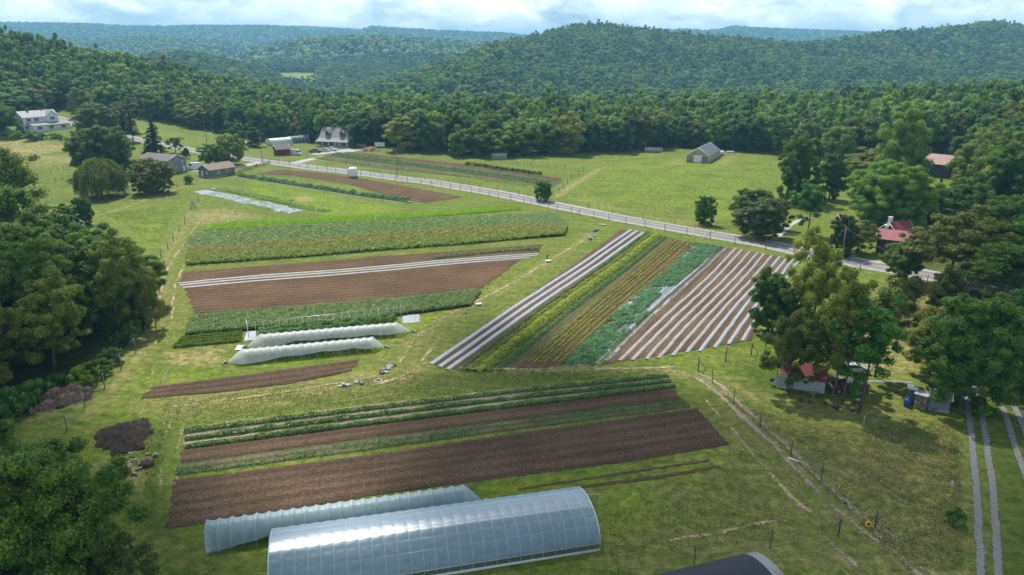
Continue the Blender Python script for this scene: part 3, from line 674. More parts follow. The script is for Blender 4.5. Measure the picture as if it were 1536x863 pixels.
M['mow'] = track_mat('mown_grass_line', (.16,.175,.045), (.28,.26,.11), .14); TR2 = []
for pts, ww in [([(590,560),(640,520),(700,478),(800,420),(870,368)], 9), ([(226,640),(250,560),(252,480),(258,430),(285,372),(330,335)], 8), ([(235,770),(238,700),(250,640),(270,612)], 5), ([(1120,640),(1180,700),(1250,770),(1340,850)], 14), ([(1180,640),(1260,700),(1330,790),(1400,870)], 14), ([(290,628),(560,592),(800,566),(1000,552)], 3), ([(250,605),(430,585),(640,556)], 6), ([(240,408),(400,396),(600,378),(840,360)], 3), ([(930,840),(1060,820),(1200,800)], 7), ([(900,300),(1000,318),(1100,345)], 14), ([(120,300),(200,300),(280,290)], 16)]:
    base, _ = resamp(GL(pts), 2.); nn, _ = normals2(base)
    for k in range(int(ww/1.6)): TR2.append((base+nn*((k+.5)*1.6-ww/2), .5))
for i, (P, w) in enumerate(TR2):
    mb = MB(); ribbon(mb, P, flat(w*1.5, 4), .010+i*.0007, 1.2, wob=.12); tag(mb.obj('mown_line', M['mow']), 'faint pale mowing line in the grass', 'track', kind='structure')
def soil_mat(name, c1, c2, specks=.5, period=1., green=0., furrow=1.):
    m, N = newmat(name); uv = N('ShaderNodeTexCoord', 2); tc = N('ShaderNodeTexCoord', 3)
    sx = N.t.nodes.new('ShaderNodeSeparateXYZ'); N.t.links.new(uv, sx.inputs[0]); v = sx.outputs[1]
    wv = N.math('COSINE', N.math('MULTIPLY', v, 2*pi/period)); wv01 = N.math('MULTIPLY_ADD', wv, .5, .5)
    st = N.noise(N.scaled(uv, (.05, 1.3, 1)), 1., 4., .6); ns = N.noise(tc, 1.6, 6., .7); big = N.noise(tc, .12, 3.)
    f = N.math('ADD', N.math('MULTIPLY', st, .5), N.math('MULTIPLY', ns, .5)); f = N.math('ADD', f, N.math('MULTIPLY', N.math('SUBTRACT', wv01, .5), .10*furrow))
    c = N.mix(N.remap(f, .36, .66), c1, c2); c = N.mix(N.remap(big, .35, .65, 0, .55), c, tuple(q*.7 for q in c1)); c = N.mix(1., c, N.ramp(N.noise(tc, 3.2, 4., .8), [(.34, (.55,.55,.55)), (.5, (1,1,1)), (.66, (1.5,1.45,1.4))]), 'MULTIPLY')
    vo = N('ShaderNodeTexVoronoi', 0, Vector=tc, Scale=1.9); sp = N.math('LESS_THAN', vo, .055)
    c = N.mix(N.math('MULTIPLY', sp, specks), c, (.62,.58,.50))
    if green: c = N.mix(N.remap(N.noise(tc, .9, 5., .7), .52, .62, 0, green), c, (.085,.135,.03))
    h = N.math('ADD', N.math('MULTIPLY', wv, .5*furrow), N.math('MULTIPLY', ns, .8))
    b = N('ShaderNodeBump', 0, Height=h, Strength=.8, Distance=.2)
    sh = N('ShaderNodeBsdfPrincipled', 0, Base_Color=c, Roughness=.95, Specular_IOR_Level=.1, Normal=b)
    ed = N('ShaderNodeAttribute', 2, dict(attribute_name='edge')); k = N.math('ADD', N.math('MULTIPLY', N.noise(tc, 1.1, 6., .75), 1.1), -.40)
    N.out(N('ShaderNodeMixShader', 0, Fac=N.math('GREATER_THAN', ed, k), i1=N('ShaderNodeBsdfTransparent', 0), i2=sh)); return m
M['soil'] = soil_mat('tilled_soil', (.092,.057,.030), (.165,.104,.056), .45, 1.9)
M['soil_dark'] = soil_mat('dark_tilled_soil', (.076,.049,.030), (.136,.092,.056), .9, 1.9)
M['soil_red'] = soil_mat('reddish_soil', (.100,.064,.036), (.175,.118,.070), .4, 1.9)
M['soil_cloth'] = soil_mat('worn_grey_bed_film', (.13,.15,.15), (.28,.32,.34), .1, 1.5, .7); M['soil_tan'] = soil_mat('pale_dry_soil', (.22,.17,.115), (.36,.29,.20), .3, 1.5); M['soil_green'] = soil_mat('weedy_soil', (.085,.085,.045), (.15,.13,.07), .2, 1.2, .85)
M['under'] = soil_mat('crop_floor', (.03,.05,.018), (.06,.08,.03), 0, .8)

def loft(A, B, step=1.2, nv=None, jag=.5):
    a, _ = resamp(GL(A), n=60); b, _ = resamp(GL(B), n=60)
    La = np.linalg.norm(np.diff(a, axis=0), axis=1).sum(); Wd = np.linalg.norm(a[30]-b[30])
    n = max(8, int(La/step)); nv = nv or max(7, int(Wd/.5))
    sk = .14/La; skv = .14/Wd
    T = np.concatenate([[0], np.linspace(sk, 1-sk, n-2), [1]])[:, None]*np.ones(nv); v = np.concatenate([[0], np.linspace(skv, 1-skv, nv-2), [1]])
    j0 = jag*rng.random(nv)/La; j1 = jag*rng.random(nv)/La
    T = j0+(1-j0-j1)*T
    def samp(c, t): i = t*59; return np.stack([np.interp(i, np.arange(60), c[:, q]) for q in (0, 1)], -1)
    XY = samp(a, T)*(1-v)[None, :, None]+samp(b, T)*v[None, :, None]
    uv = np.stack([T*La, np.broadcast_to(v*Wd, T.shape)], -1)
    return XY, uv, La, Wd
def plot(A, B, mat, label, dz=.05, jag=1.2, name='soil_plot'):
    XY, uv, La, Wd = loft(A, B, jag=jag); mb = MB()
    XY = XY.copy()
    e = wavy(XY[:, 0, 0]*3, XY[:, 0, 1]*3, 9., 5, 4)*.12; d = XY[:, 0]-XY[:, -1]; d /= np.linalg.norm(d, axis=1)[:, None]+1e-9
    XY[:, 0] += d*e[:, None]; XY[:, -1] -= d*e[::-1, None]
    Z = zt(XY[..., 0], XY[..., 1])+dz; Z[:, 0] -= dz+.04; Z[:, -1] -= dz+.04; Z[0] -= dz+.04; Z[-1] -= dz+.04
    mb.grid(np.dstack([XY, Z]), 0, True, uv)
    o = mb.obj(name, mat if not isinstance(mat, str) else M[mat]); ed = np.minimum(np.minimum(uv[..., 0], La-uv[..., 0]), np.minimum(uv[..., 1], Wd-uv[..., 1]))
    at = o.data.attributes.new('edge', 'FLOAT', 'POINT'); at.data.foreach_set('value', np.clip(ed, 0, 3).ravel().astype(np.float32))
    return tag(o, label, 'soil plot', kind='structure')
SOILS = [
 ([(380,262),(440,263.5),(520,276),(612,301.5),(640,305)], [(418,254.5),(480,259),(560,270.5),(640,285),(697,296)], 'soil', 'brown tilled plot beside the road'),
 ([(266,425),(400,413),(560,399),(700,388),(812,379)], [(274,408),(400,398),(560,385),(700,375),(817,366)], 'soil', 'narrow brown plot below the corn'),
 ([(290,472),(440,463),(600,450),(722,436)], [(268,424),(440,413),(620,400),(792,384)], 'soil', 'large brown tilled plot with white strips'),
 ([(203,600),(330,590),(440,576),(530,558)], [(226,580),(340,566),(440,552),(545,538)], 'soil_dark', 'narrow brown plot below the white row covers'),
 ([(263,698),(500,666),(760,633),(1026,600)], [(268,670),(500,641),(760,609),(1012,578)], 'soil_dark', 'long brown plot under the three green rows'),
 ([(258,716),(500,684),(760,648),(1042,611)], [(262,696),(500,664),(760,630),(1024,599)], 'soil_green', 'weedy strip between brown plots'),
 ([(243,796),(320,785),(560,745),(720,723),(960,692),(1098,668)], [(256,720),(400,702),(600,675),(800,646),(1050,611)], 'soil_dark', 'largest brown tilled plot'),
 ([(780,750),(900,730),(1000,718),(1085,702)], [(800,742),(900,724),(1000,711),(1080,697)], 'soil_red', 'thin bare soil strip in the grass'),
 ([(770,738),(900,718),(1000,703),(1070,693)], [(775,733),(900,713),(1000,698),(1066,689)], 'soil_red', 'thin bare soil strip in the grass'),
 ([(643,548),(760,466),(850,403),(932,344)], [(700,560),(800,483),(900,405),(972,350)], 'soil_red', 'reddish soil under three long plastic strips'),
 ([(700,560),(800,483),(900,405),(972,350)], [(765,557),(860,480),(950,402),(1006,357)], 'soil_green', 'soil under the yellow green rows'),
 ([(765,557),(860,480),(950,402),(1006,357)], [(842,550),(930,470),(1000,404),(1045,364)], 'soil', 'brown plot with thin green rows'),
 ([(842,550),(930,470),(1000,404),(1045,364)], [(897,548),(980,462),(1040,403),(1082,369)], 'soil_cloth', 'ground under the sprawling melon plants'),
 ([(897,550),(980,462),(1040,403),(1082,369)], [(1128,512),(1148,470),(1168,430),(1190,389)], 'soil_red', 'reddish soil under the wide plastic strips'),
 ([(272,672),(500,643),(760,611),(1014,581)], [(272,642),(500,613),(760,583),(1006,562)], 'soil_tan', 'soil between three green staked rows'),
 ([(470,238),(560,252),(700,266),(830,282)], [(505,228.5),(570,235),(700,248),(845,272)], 'soil_green', 'weedy vegetable field across the road'),
]
for A, B, mt, lb in SOILS:
    plot(A, B, mt, lb, .05, 0.6 if 'brown' in lb else .5)
plot([(512,229.5),(600,239),(700,251),(842,271)], [(520,227.8),(600,236),(700,247),(846,268.5)], 'soil', 'brown strip along the field across the road', .09)

# crops
def cropmat(name, a, b, c, yellow=None):
    m = leafmat(name, a, b, c, .8, .3, 0.); return m
M['corn'] = cropmat('corn_leaves', (.14,.22,.075), (.25,.35,.13), (.43,.52,.23)); M['corn_gold'] = cropmat('corn_tassels', (.20,.21,.055), (.36,.33,.09), (.58,.47,.16))
M['corn_low'] = cropmat('corn_green', (.14,.215,.045), (.26,.34,.07), (.44,.48,.16)); M['lime'] = cropmat('lime_leaves', (.14,.28,.010), (.24,.44,.014), (.36,.54,.03))
M['row_green'] = cropmat('row_leaves', (.040,.11,.022), (.085,.20,.035), (.19,.33,.075)); M['row_blue'] = cropmat('melon_leaves', (.055,.15,.05), (.11,.25,.085), (.22,.38,.16))
M['row_yellow'] = cropmat('yellow_leaves', (.26,.36,.02), (.42,.51,.035), (.58,.62,.10)); M['row_olive'] = cropmat('olive_leaves', (.12,.18,.014), (.22,.29,.025), (.38,.40,.07))
M['beds'] = cropmat('bed_leaves', (.09,.17,.020), (.15,.26,.028), (.24,.34,.06))
def crop_line(mb, P, w, h, dens, size, r=rng, mi=0, z0=.05, core=True, gaps=0.):
    """leafy hedge-like row along a ground polyline: leaves over a dome of width w and height h"""
    X, t = resamp(P, .5); Nn, d = normals2(X); L = t[-1]; n = int(L*dens)
    s = r.random(n)*L; 
    if gaps: s = s[np.interp(s, np.arange(0, L+6, 2.), r.random(len(np.arange(0, L+6, 2.)))) > gaps]; n = len(s)
    cx, cy_ = np.interp(s, t, X[:, 0]), np.interp(s, t, X[:, 1]); nx, ny = np.interp(s, t, Nn[:, 0]), np.interp(s, t, Nn[:, 1])
    hh = h*(1+.25*np.interp(s, np.arange(0, L+2, 1.1), r.normal(size=len(np.arange(0, L+2, 1.1)))))
    a = r.uniform(-1.35, 1.35, n); rr = r.uniform(.75, 1.1, n)
    off = np.sin(a)*w/2*rr; z = np.maximum(np.cos(a)*hh*rr, .05)
    x, y = cx+nx*off, cy_+ny*off; P3 = np.column_stack([x, y, zt(x, y)+z0+z])
    N3 = np.column_stack([nx*np.sin(a), ny*np.sin(a), np.cos(a)+.4])+.5*r.normal(size=(n, 3))
    v, f = leaf_quads(P3, N3, size, r, .5); mb.add(v, f, mi)
def crop_field(mb, A, B, h, n, size, bands=None, mi=0, nrow=None, z0=.05, hj=.12):
    """n leaves of a standing crop between two sides; bands: (v0, v1) share of the width"""
    a, _ = resamp(GL(A), n=60); b, _ = resamp(GL(B), n=60); v0, v1 = bands or (0, 1)
    t = rng.random(n); v = rng.uniform(v0, v1, n)
    if nrow: v = (np.floor(v*nrow)+.5+rng.normal(size=n)*.13)/nrow
    def samp(c): i = t*59; return np.stack([np.interp(i, np.arange(60), c[:, q]) for q in (0, 1)], -1)
    v = np.clip(v+.012*rng.normal(size=n), -.01, 1.01); t = t+.004*rng.normal(size=n); XY = samp(a)*(1-v)[:, None]+samp(b)*v[:, None]
    hh = h*(1+hj*wavy(XY[:, 0], XY[:, 1], 3., 9, 5)); z = hh*rng.uniform(.35, 1.05, n)
    P3 = np.column_stack([XY, zt(XY[:, 0], XY[:, 1])+z0+z]); N3 = rng.normal(size=(n, 3))*np.array([.8, .8, .5])+np.array([0, 0, .7])
    v_, f = leaf_quads(P3, N3, size, rng, .32); mb.add(v_, f, mi)
def crop_obj(mb, mats, name, label): return tag(mb.obj(name, mats), label, 'crop', kind='stuff')
CA, CB = [(278,399),(400,390),(560,377),(700,367),(846,354)], [(284,362),(300,353),(420,343),(560,336),(700,328),(835,323),(850,342)]
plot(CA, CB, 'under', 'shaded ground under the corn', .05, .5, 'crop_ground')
mb = MB(); crop_field(mb, CA, CB, .95, 50000, .75, (.42, 1), 0, 40); crop_field(mb, CA, CB, 1.0, 13000, .6, (.30, .50), 1, 40); crop_field(mb, CA, CB, .85, 24000, .75, (0, .36), 2, 40); crop_field(mb, CA, CB, .95, 3500, .55, (.1, .34), 1, 40)
crop_obj(mb, [M['corn'], M['corn_gold'], M['corn_low']], 'corn_crop', 'tall green corn with a golden tasselled band')
CA, CB = [(300,347),(420,340),(560,332),(700,322),(782,315)], [(330,335),(440,331),(560,324),(700,316),(780,310)]
mb = MB(); crop_field(mb, CA, CB, .5, 15000, .5); crop_obj(mb, [M['lime']], 'low_crop', 'lime green low crop strip behind the corn')
CA, CB = [(278,504),(400,494),(500,486),(600,474),(705,460)], [(288,478),(400,469),(520,459),(620,450),(722,437)]
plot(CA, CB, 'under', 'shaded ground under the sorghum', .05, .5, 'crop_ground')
mb = MB(); crop_field(mb, CA, CB, .75, 34000, .6, None, 0, 16); crop_obj(mb, [M['corn']], 'corn_crop', 'shorter pale green corn plot below the brown field')
CA, CB = [(257,524),(300,520),(362,514)], [(274,508),(310,503),(364,499)]
plot(CA, CB, 'soil_green', 'ground under the bright green beds', .05, .4)
mb = MB(); crop_field(mb, CA, CB, .4, 9000, .32, None, 0, 4); crop_obj(mb, [M['beds']], 'bean_beds', 'bright green low beds at the left of the hoop frames')
def rows(name, lines, w, h, dens, size, mt, label, gaps=0.):
    mb = MB()
    for P in lines: crop_line(mb, GL(P), w, h, dens, size, gaps=gaps)
    return crop_obj(mb, [M[mt]], name, label)
rows('berry_row', [[(357,265),(420,275),(500,288),(560,297),(614,304)]], 1.9, 1.3, 150, .42, 'row_green', 'dark green dense berry row with white plastic edge')
rows('staked_row', [[(277,649),(500,621),(760,590),(1002,565)]], 0.8, .5, 150, .27, 'row_green', 'upper green staked row of the lower plot'); rows('staked_row', [[(277,661),(500,632),(760,600),(1006,573)]], 0.8, .5, 150, .27, 'row_green', 'middle green staked row of the lower plot')
rows('staked_row', [[(277,672),(500,643),(760,611),(1012,580)]], 0.8, .5, 150, .27, 'row_green', 'lower green staked row of the lower plot')
YG_ = [((690,557),(972,350)), ((702,558),(979,351)), ((713,559),(985,353)), ((728,558),(991,354)), ((745,557),(998,356))]
rows('vegetable_row', [YG_[0]], 1.1, .5, 60, .30, 'row_green', 'dark green row beside the three long plastic strips'); rows('vegetable_row', [YG_[1]], 1.4, .5, 95, .30, 'row_olive', 'olive green row beside the yellow row')
rows('vegetable_row', [YG_[2]], 1.5, .55, 110, .30, 'row_yellow', 'brightest yellow row of leafy plants'); rows('vegetable_row', [YG_[3]], 1.2, .45, 90, .30, 'row_olive', 'olive row right of the yellow row'); rows('vegetable_row', [YG_[4]], 1.2, .5, 60, .30, 'row_green', 'green row at the edge of the brown plot')
def lerp2(a, b, t): return (a[0]+(b[0]-a[0])*t, a[1]+(b[1]-a[1])*t)
thin = [(lerp2((792,546), (842,545), t), lerp2((1010,360), (1044,365), t)) for t in (0, .17, .34, .51, .75, .95)]
rows('seedling_rows', thin, .5, .3, 34, .24, 'row_olive', 'thin green seedling rows on the brown plot', .12)
rows('melon_rows', [(lerp2((850,547), (893,547), t), lerp2((1048,366), (1078,369), t)) for t in (0, .2, .4, .6)] + [(lerp2((850,547), (893,547), t), (972,468)) for t in (.8,)]+[((1000,430),(1072,369)), ((1008,428),(1079,370))], 1.5, .4, 85, .32, 'row_blue', 'sprawling blue green melon plants over grey plastic', .2)
rows('weed_rows', [[(262,708),(500,676),(760,640),(1036,604)], [(262,712),(500,680),(700,652)], [(500,672),(760,636),(1030,602)]], 1.6, .25, 26, .26, 'row_green', 'weedy green rows between the brown plots', .3)
rows('field_rows', [[(500,232),(600,244),(700,256),(825,274)], [(495,234),(600,247),(700,259),(818,277)], [(505,231),(600,242.5)]], 2.6, .5, 45, .45, 'row_green', 'blue green vegetable rows across the road', .05)
rows('field_rows', [[(470,237),(560,247.5),(690,264),(790,279)]], 3.2, .4, 36, .45, 'row_olive', 'yellowish green strip across the road', .1)
rows('bed_row', [[(650,388),(740,379),(808,374)]], 1.6, .6, 60, .36, 'row_green', 'short dark green row above the white strips')
mb = MB(); crop_line(mb, GL([(330,284),(400,299),(450,311),(492,318)]), 3.2, .45, 80, .4); crop_line(mb, GL([(310,284),(380,293),(440,302)]), 1.6, .3, 40, .35, gaps=.3); crop_line(mb, GL([(310,291),(380,305),(440,318)]), 5.2, .3, 34, .34, gaps=.2)
crop_obj(mb, [M['beds']], 'weeds', 'green weeds growing through the torn grey plastic')
# row of shrubs in the far field, one by one
for i, (px, py) in enumerate([(702,248),(712,249),(720,250),(728,251),(737,252.5),(745,254),(753,255),(761,256),(769,257),(777,258),(785,259),(793,260.5),(801,261.5),(809,262)]):
    tree('bush', px, py, py-5, 9, 'dark green shrub in the row across the road', 0, 'dark shrubs in a row across the road', 'shrub')

# plastic mulch strips, each a thing
M['mulch_w'] = simple('white_plastic_film', (.28,.275,.27), .5, .5, var=.18, scale=1.2, bump=.6, dirt=(.24,.19,.14))
M['mulch_g'] = simple('silver_plastic_film', (.30,.33,.38), .4, .5, var=.15, scale=1.2, bump=.6, dirt=(.28,.27,.26))
M['mulch_d'] = simple('grey_plastic_film', (.27,.31,.36), .35, .5, var=.3, scale=.6, bump=.8, dirt=(.16,.18,.12))
MP = [(.50,-.05),(.42,.06),(.2,.09),(0,.10),(-.2,.09),(-.42,.06),(-.50,-.05)]
def mulch(P, mt, label, w=1., group='plastic strips laid over the beds', wob=.05):
    mb = MB(); ribbon(mb, GL(P), [(a*w, b) for a, b in MP], .06, .9, wob=wob)
    return tag(mb.obj('plastic_strip', M[mt]), label, 'plastic strip', group)
for i, (a, b) in enumerate([((646,547),(947,345)), ((659,551),(956,346.5)), ((671,555),(965,349))]):
    mulch([a, b], 'mulch_g', ['leftmost', 'middle', 'rightmost'][i]+' of the three long silver strips in the diagonal plot', .82, wob=.03)
Wl = [[(268,425.5),(400,413),(650,392.5),(808,380.5)], [(270,428.5),(400,416.5),(650,395.5),(806,383.5)], [(275,432),(400,420.5),(650,399),(795,387)]]
for i, P in enumerate(Wl): mulch(P, 'mulch_w', ['upper', 'middle', 'lower'][i]+' of three white strips along the left brown field', .85)
S = [((893,546),(995,447),(1081,370)), ((910,542),(982,470),(1051,408),(1091,371)), ((929.5,542),(1020,455),(1104,373)), ((948,541),(1035,455),(1113,375)), ((969,539.5),(1050,455),(1125,378)), ((987,538),(1065,455),(1137,379)),
     ((1009,534),(1080,455),(1146.5,381)), ((1030,530),(1095,453),(1158,384)), ((1049.5,528),(1110,452),(1169.5,386)), ((1072,522.5),(1125,450),(1180,388)), ((1092.5,517),(1140,450),(1190,389)), ((1113,512),(1150,455),(1198,391))]
ordn = ['first','second','third','fourth','fifth','sixth','seventh','eighth','ninth','tenth','eleventh','last']
for i, P in enumerate(S):
    lb = 'dark grey strip at the edge of the melon plants' if i == 0 else 'white strip dotted with small green plants right of the dark strip' if i == 1 else ordn[i]+' pale plastic strip from the left in the wide right plot'
    mulch(P, ['mulch_d', 'mulch_g', 'mulch_w'][min(i, 2)] if i < 8 else 'mulch_g', lb, .66 if i > 1 else .6, wob=.04)
rows('seedling_rows', [[S[1][0], S[1][1], S[1][2], S[1][3]]], .45, .28, 16, .26, 'row_green', 'small green transplants on the second strip', .25)
mulch([(935,468),(982,432)], 'mulch_d', 'short grey plastic piece among the melon plants', 3.2, wob=.2); mulch([(955,470),(1004,424)], 'mulch_g', 'short silver plastic piece showing between the melons', 1.2)
rr_ = GL([(300,288),(340,294),(380,302),(420,314),(448,321)])
mb = MB(); ribbon(mb, GL([(298,287),(340,295),(400,308),(446,318)]), [(a*5.2, b*.6) for a, b in MP], .05, .7, wob=.5); tag(mb.obj('plastic_strip', M['mulch_d']), 'wide torn blue grey plastic sheet left of the berry row', 'plastic strip', 'plastic strips laid over the beds')
mb = MB(); ribbon(mb, GL([(318,283),(350,288),(400,299)]), [(a*1.2, b) for a, b in MP], .05, .7, wob=.3); tag(mb.obj('plastic_strip', M['mulch_g']), 'narrow torn silver plastic behind the wide blue grey sheet', 'plastic strip', 'plastic strips laid over the beds')
for k, o_ in enumerate((-1.15, 1.15)):
    X, t = resamp(GL([(357,265),(420,275),(500,288),(560,297),(614,304)]), 3.); Nn, _ = normals2(X); mb = MB(); ribbon(mb, X+Nn*o_, [(a*.5, b*.7) for a, b in MP], .06, 1.2, wob=.08)
    tag(mb.obj('plastic_strip', M['mulch_w']), ['white plastic edge on the near side of the berry row', 'white plastic edge on the roadside of the berry row'][k], 'plastic strip', 'plastic strips laid over the berry row')
# ------------------------------------------------------------------ tunnels, frames, fences
def film(name, col, trans, alpha, rough=.25, spec=.5):
    """thin polythene: diffuse and translucent film, part see-through, with a sheen"""
    m, N = newmat(name); tc = N('ShaderNodeTexCoord', 3)
    n = N.noise(N.scaled(tc, (.6, 1.4, 1)), 1.5, 5., .6)
    c = N.mix(N.remap(n, .35, .65), tuple(q*.85 for q in col), col)
    d = N('ShaderNodeMixShader', 0, Fac=trans, i1=N('ShaderNodeBsdfDiffuse', 0, Color=c), i2=N('ShaderNodeBsdfTranslucent', 0, Color=c))
    tr = N('ShaderNodeMixShader', 0, Fac=alpha, i1=d, i2=N('ShaderNodeBsdfTransparent', 0, Color=(.9,.95,.97)))
    bp = N('ShaderNodeBump', 0, Height=n, Strength=.25, Distance=.1)
    gl = N('ShaderNodeBsdfGlossy', 0, Color=(.9,.95,1.), Roughness=rough, Normal=bp)
    fr = N('ShaderNodeFresnel', 0, IOR=1.45)
    N.out(N('ShaderNodeMixShader', 0, Fac=N.math('MULTIPLY_ADD', fr, spec, .005, clamp=True), i1=tr, i2=gl)); return m
M['film_blue'] = film('greenhouse_film', (.50,.66,.79), .55, .24, .34, .22)
M['film_cat'] = film('tunnel_film', (.54,.68,.74), .6, .15, .6, .08)
M['film_white'] = film('white_row_film', (.86,.86,.84), .6, .30, .6, .05)
M['steel'] = simple('galvanised_steel', (.55,.57,.58), .4, .5, .6, var=.1)
M['wood_grey'] = simple('weathered_wood', (.20,.18,.155), .9, .2, var=.3, scale=4., bump=.3)
M['post_dark'] = simple('dark_fence_post', (.075,.065,.055), .9, .2, var=.3, scale=4.)
M['black_cloth'] = simple('black_shade_cloth', (.022,.028,.038), .6, .3, var=.2, scale=.7, bump=.3)

def axis_thing(name, label, cat, p0, p1, group=None):
    p0, p1 = np.array(p0[:2]), np.array(p1[:2]); d = p1-p0; L = float(np.linalg.norm(d)); c = (p0+p1)/2
    z = (float(zt(*p0))+float(zt(*p1)))/2
    return thing(name, label, cat, (p0[0], p0[1], z), atan2(d[1], d[0]), group), L
def arch(a, w, h, side=0., pw=2.2):   # a 0..pi from near (-y) to far (+y)
    return -cos(a)*abs(cos(a))**(2/pw-1)*w/2 if abs(cos(a)) > 1e-6 else 0., side+(h-side)*abs(sin(a))**(2/pw)

def high_tunnel():
    W, Hh, sd = 7.8, 3.35, .8
    p1, p0 = np.array([7.4, 61.9]), np.array([-21.6, 55.0])
    t, L = axis_thing('high_tunnel', 'large blue plastic greenhouse tunnel with quilted cover in the foreground', 'greenhouse', p0, p1)
    nb = 27; ns, na = nb*8, 64
    A = np.linspace(0, pi, na); 
    sides = [(-cos(a)*W/2, 0) for a in A]
    def pt(x, a, r=1.):
        y, z = -cos(a)*W/2, sd+(Hh-sd)*sin(a)**.92
        return y, z
    s = np.linspace(0, L, ns+1); P = np.zeros((ns+1, na, 3))
    band = [0, .62, .98, 1.32, 1.82, 2.16, 2.52, pi]      # purlins, between them the inflated film bulges
    for j, a in enumerate(A):
        y, z = pt(0, a); i = np.searchsorted(band, a, 'right')-1; i = min(i, len(band)-2); q = (a-band[i])/(band[i+1]-band[i])
        bulge = .08*(sin(pi*q)**.7 if 0 < q < 1 else 0)*np.abs(np.sin(pi*s/L*nb))**.6
        if .98 < a < 2.16: bulge = bulge*.25
        P[:, j, 0] = s; P[:, j, 1] = y-cos(a)*bulge; P[:, j, 2] = z+sin(a)*bulge
    mb = MB(); mb.grid(P, 0, True); mb.obj('cover', M['film_blue'], t)
    for sgn in (-1, 1):
        mb = MB(); v = np.zeros((60, 2, 3)); v[:, :, 0] = np.linspace(0, L, 60)[:, None]; v[:, 0, 1] = sgn*(W/2+.02); v[:, 1, 1] = sgn*(W/2-.0); v[:, 1, 2] = sd
        v[:, 0, 2] = .12; mb.grid(v, 0, True); mb.obj('side_curtain', M['curtain'], t)
        mb = MB(); mb.box((L/2, sgn*(W/2+.05), .1), (L, .06, .24)); mb.obj('baseboard', M['white'], t)
        mb = MB(); mb.tube([(0, sgn*(W/2+.06), sd), (L, sgn*(W/2+.06), sd)], .04, 5); mb.obj('side_rail', M['steel'], t)
    for i in range(nb+1):
        x = L*i/nb; mb = MB()
        pts = [(x, -W/2-.02, 0)]+[(x, pt(0, a)[0]*1.004, pt(0, a)[1]+.012) for a in np.linspace(0, pi, 26)]+[(x, W/2+.02, 0)]
        mb.tube(pts, .018 if 0 < i < nb else .06, 5); mb.obj('hoop', M['steel_light'], t)
    for a in band[1:-1]:
        y, z = pt(0, a); mb = MB(); mb.tube([(0, y*1.004, z+.012), (L, y*1.004, z+.012)], .014, 4); mb.obj('purlin', M['steel_light'], t)
    for x in (0, L):
        mb = MB(); prof = [(x, pt(0, a)[0]*.995, pt(0, a)[1]-.02) for a in np.linspace(0, pi, 24)]; v = [(x, -W/2, .05)]+prof+[(x, W/2, .05)]
        mb.add(v, [list(range(len(v)))]); mb.obj('end_wall', M['film_end'], t)
    mb = MB()
    mb.tube([(L-2.6, -W/2, .2), (L-.1, -2.6, 3.0)], .03, 5); mb.obj('brace', M['steel_light'], t)
    mb = MB(); mb.tube([(L, .4, 3.3), (L+1.6, .9, 2.8)], .04, 5); mb.tube([(L+1.6, .9, 2.8), (L+1.6, .9, 0)], .03, 5); mb.obj('prop_pole', M['steel'], t)
    # planted rows inside
    mb = MB()
    for y in (-2.7, -.9, .9, 2.7):
        n = 2600; P3 = np.column_stack([rng.uniform(.8, L-.8, n), y+rng.normal(size=n)*.28, rng.uniform(.1, 1.3, n)]); v, f = leaf_quads(P3, rng.normal(size=(n, 3))+np.array([0, 0, .5]), .3, rng, .5); mb.add(v, f)
    o = mb.obj('tomato_rows', M['row_green'], None, t.location, t.rotation_euler[2]); tag(o, 'green plants growing inside the large greenhouse tunnel', 'crop', kind='stuff')
M['curtain'] = film('side_curtain_film', (.20,.22,.22), .3, .45, .3, .3); M['steel_light'] = simple('pale_frame_tube', (.62,.68,.72), .35, .5, .3, var=.06)
M['film_end'] = film('end_wall_film', (.45,.5,.52), .3, .55)
high_tunnel()

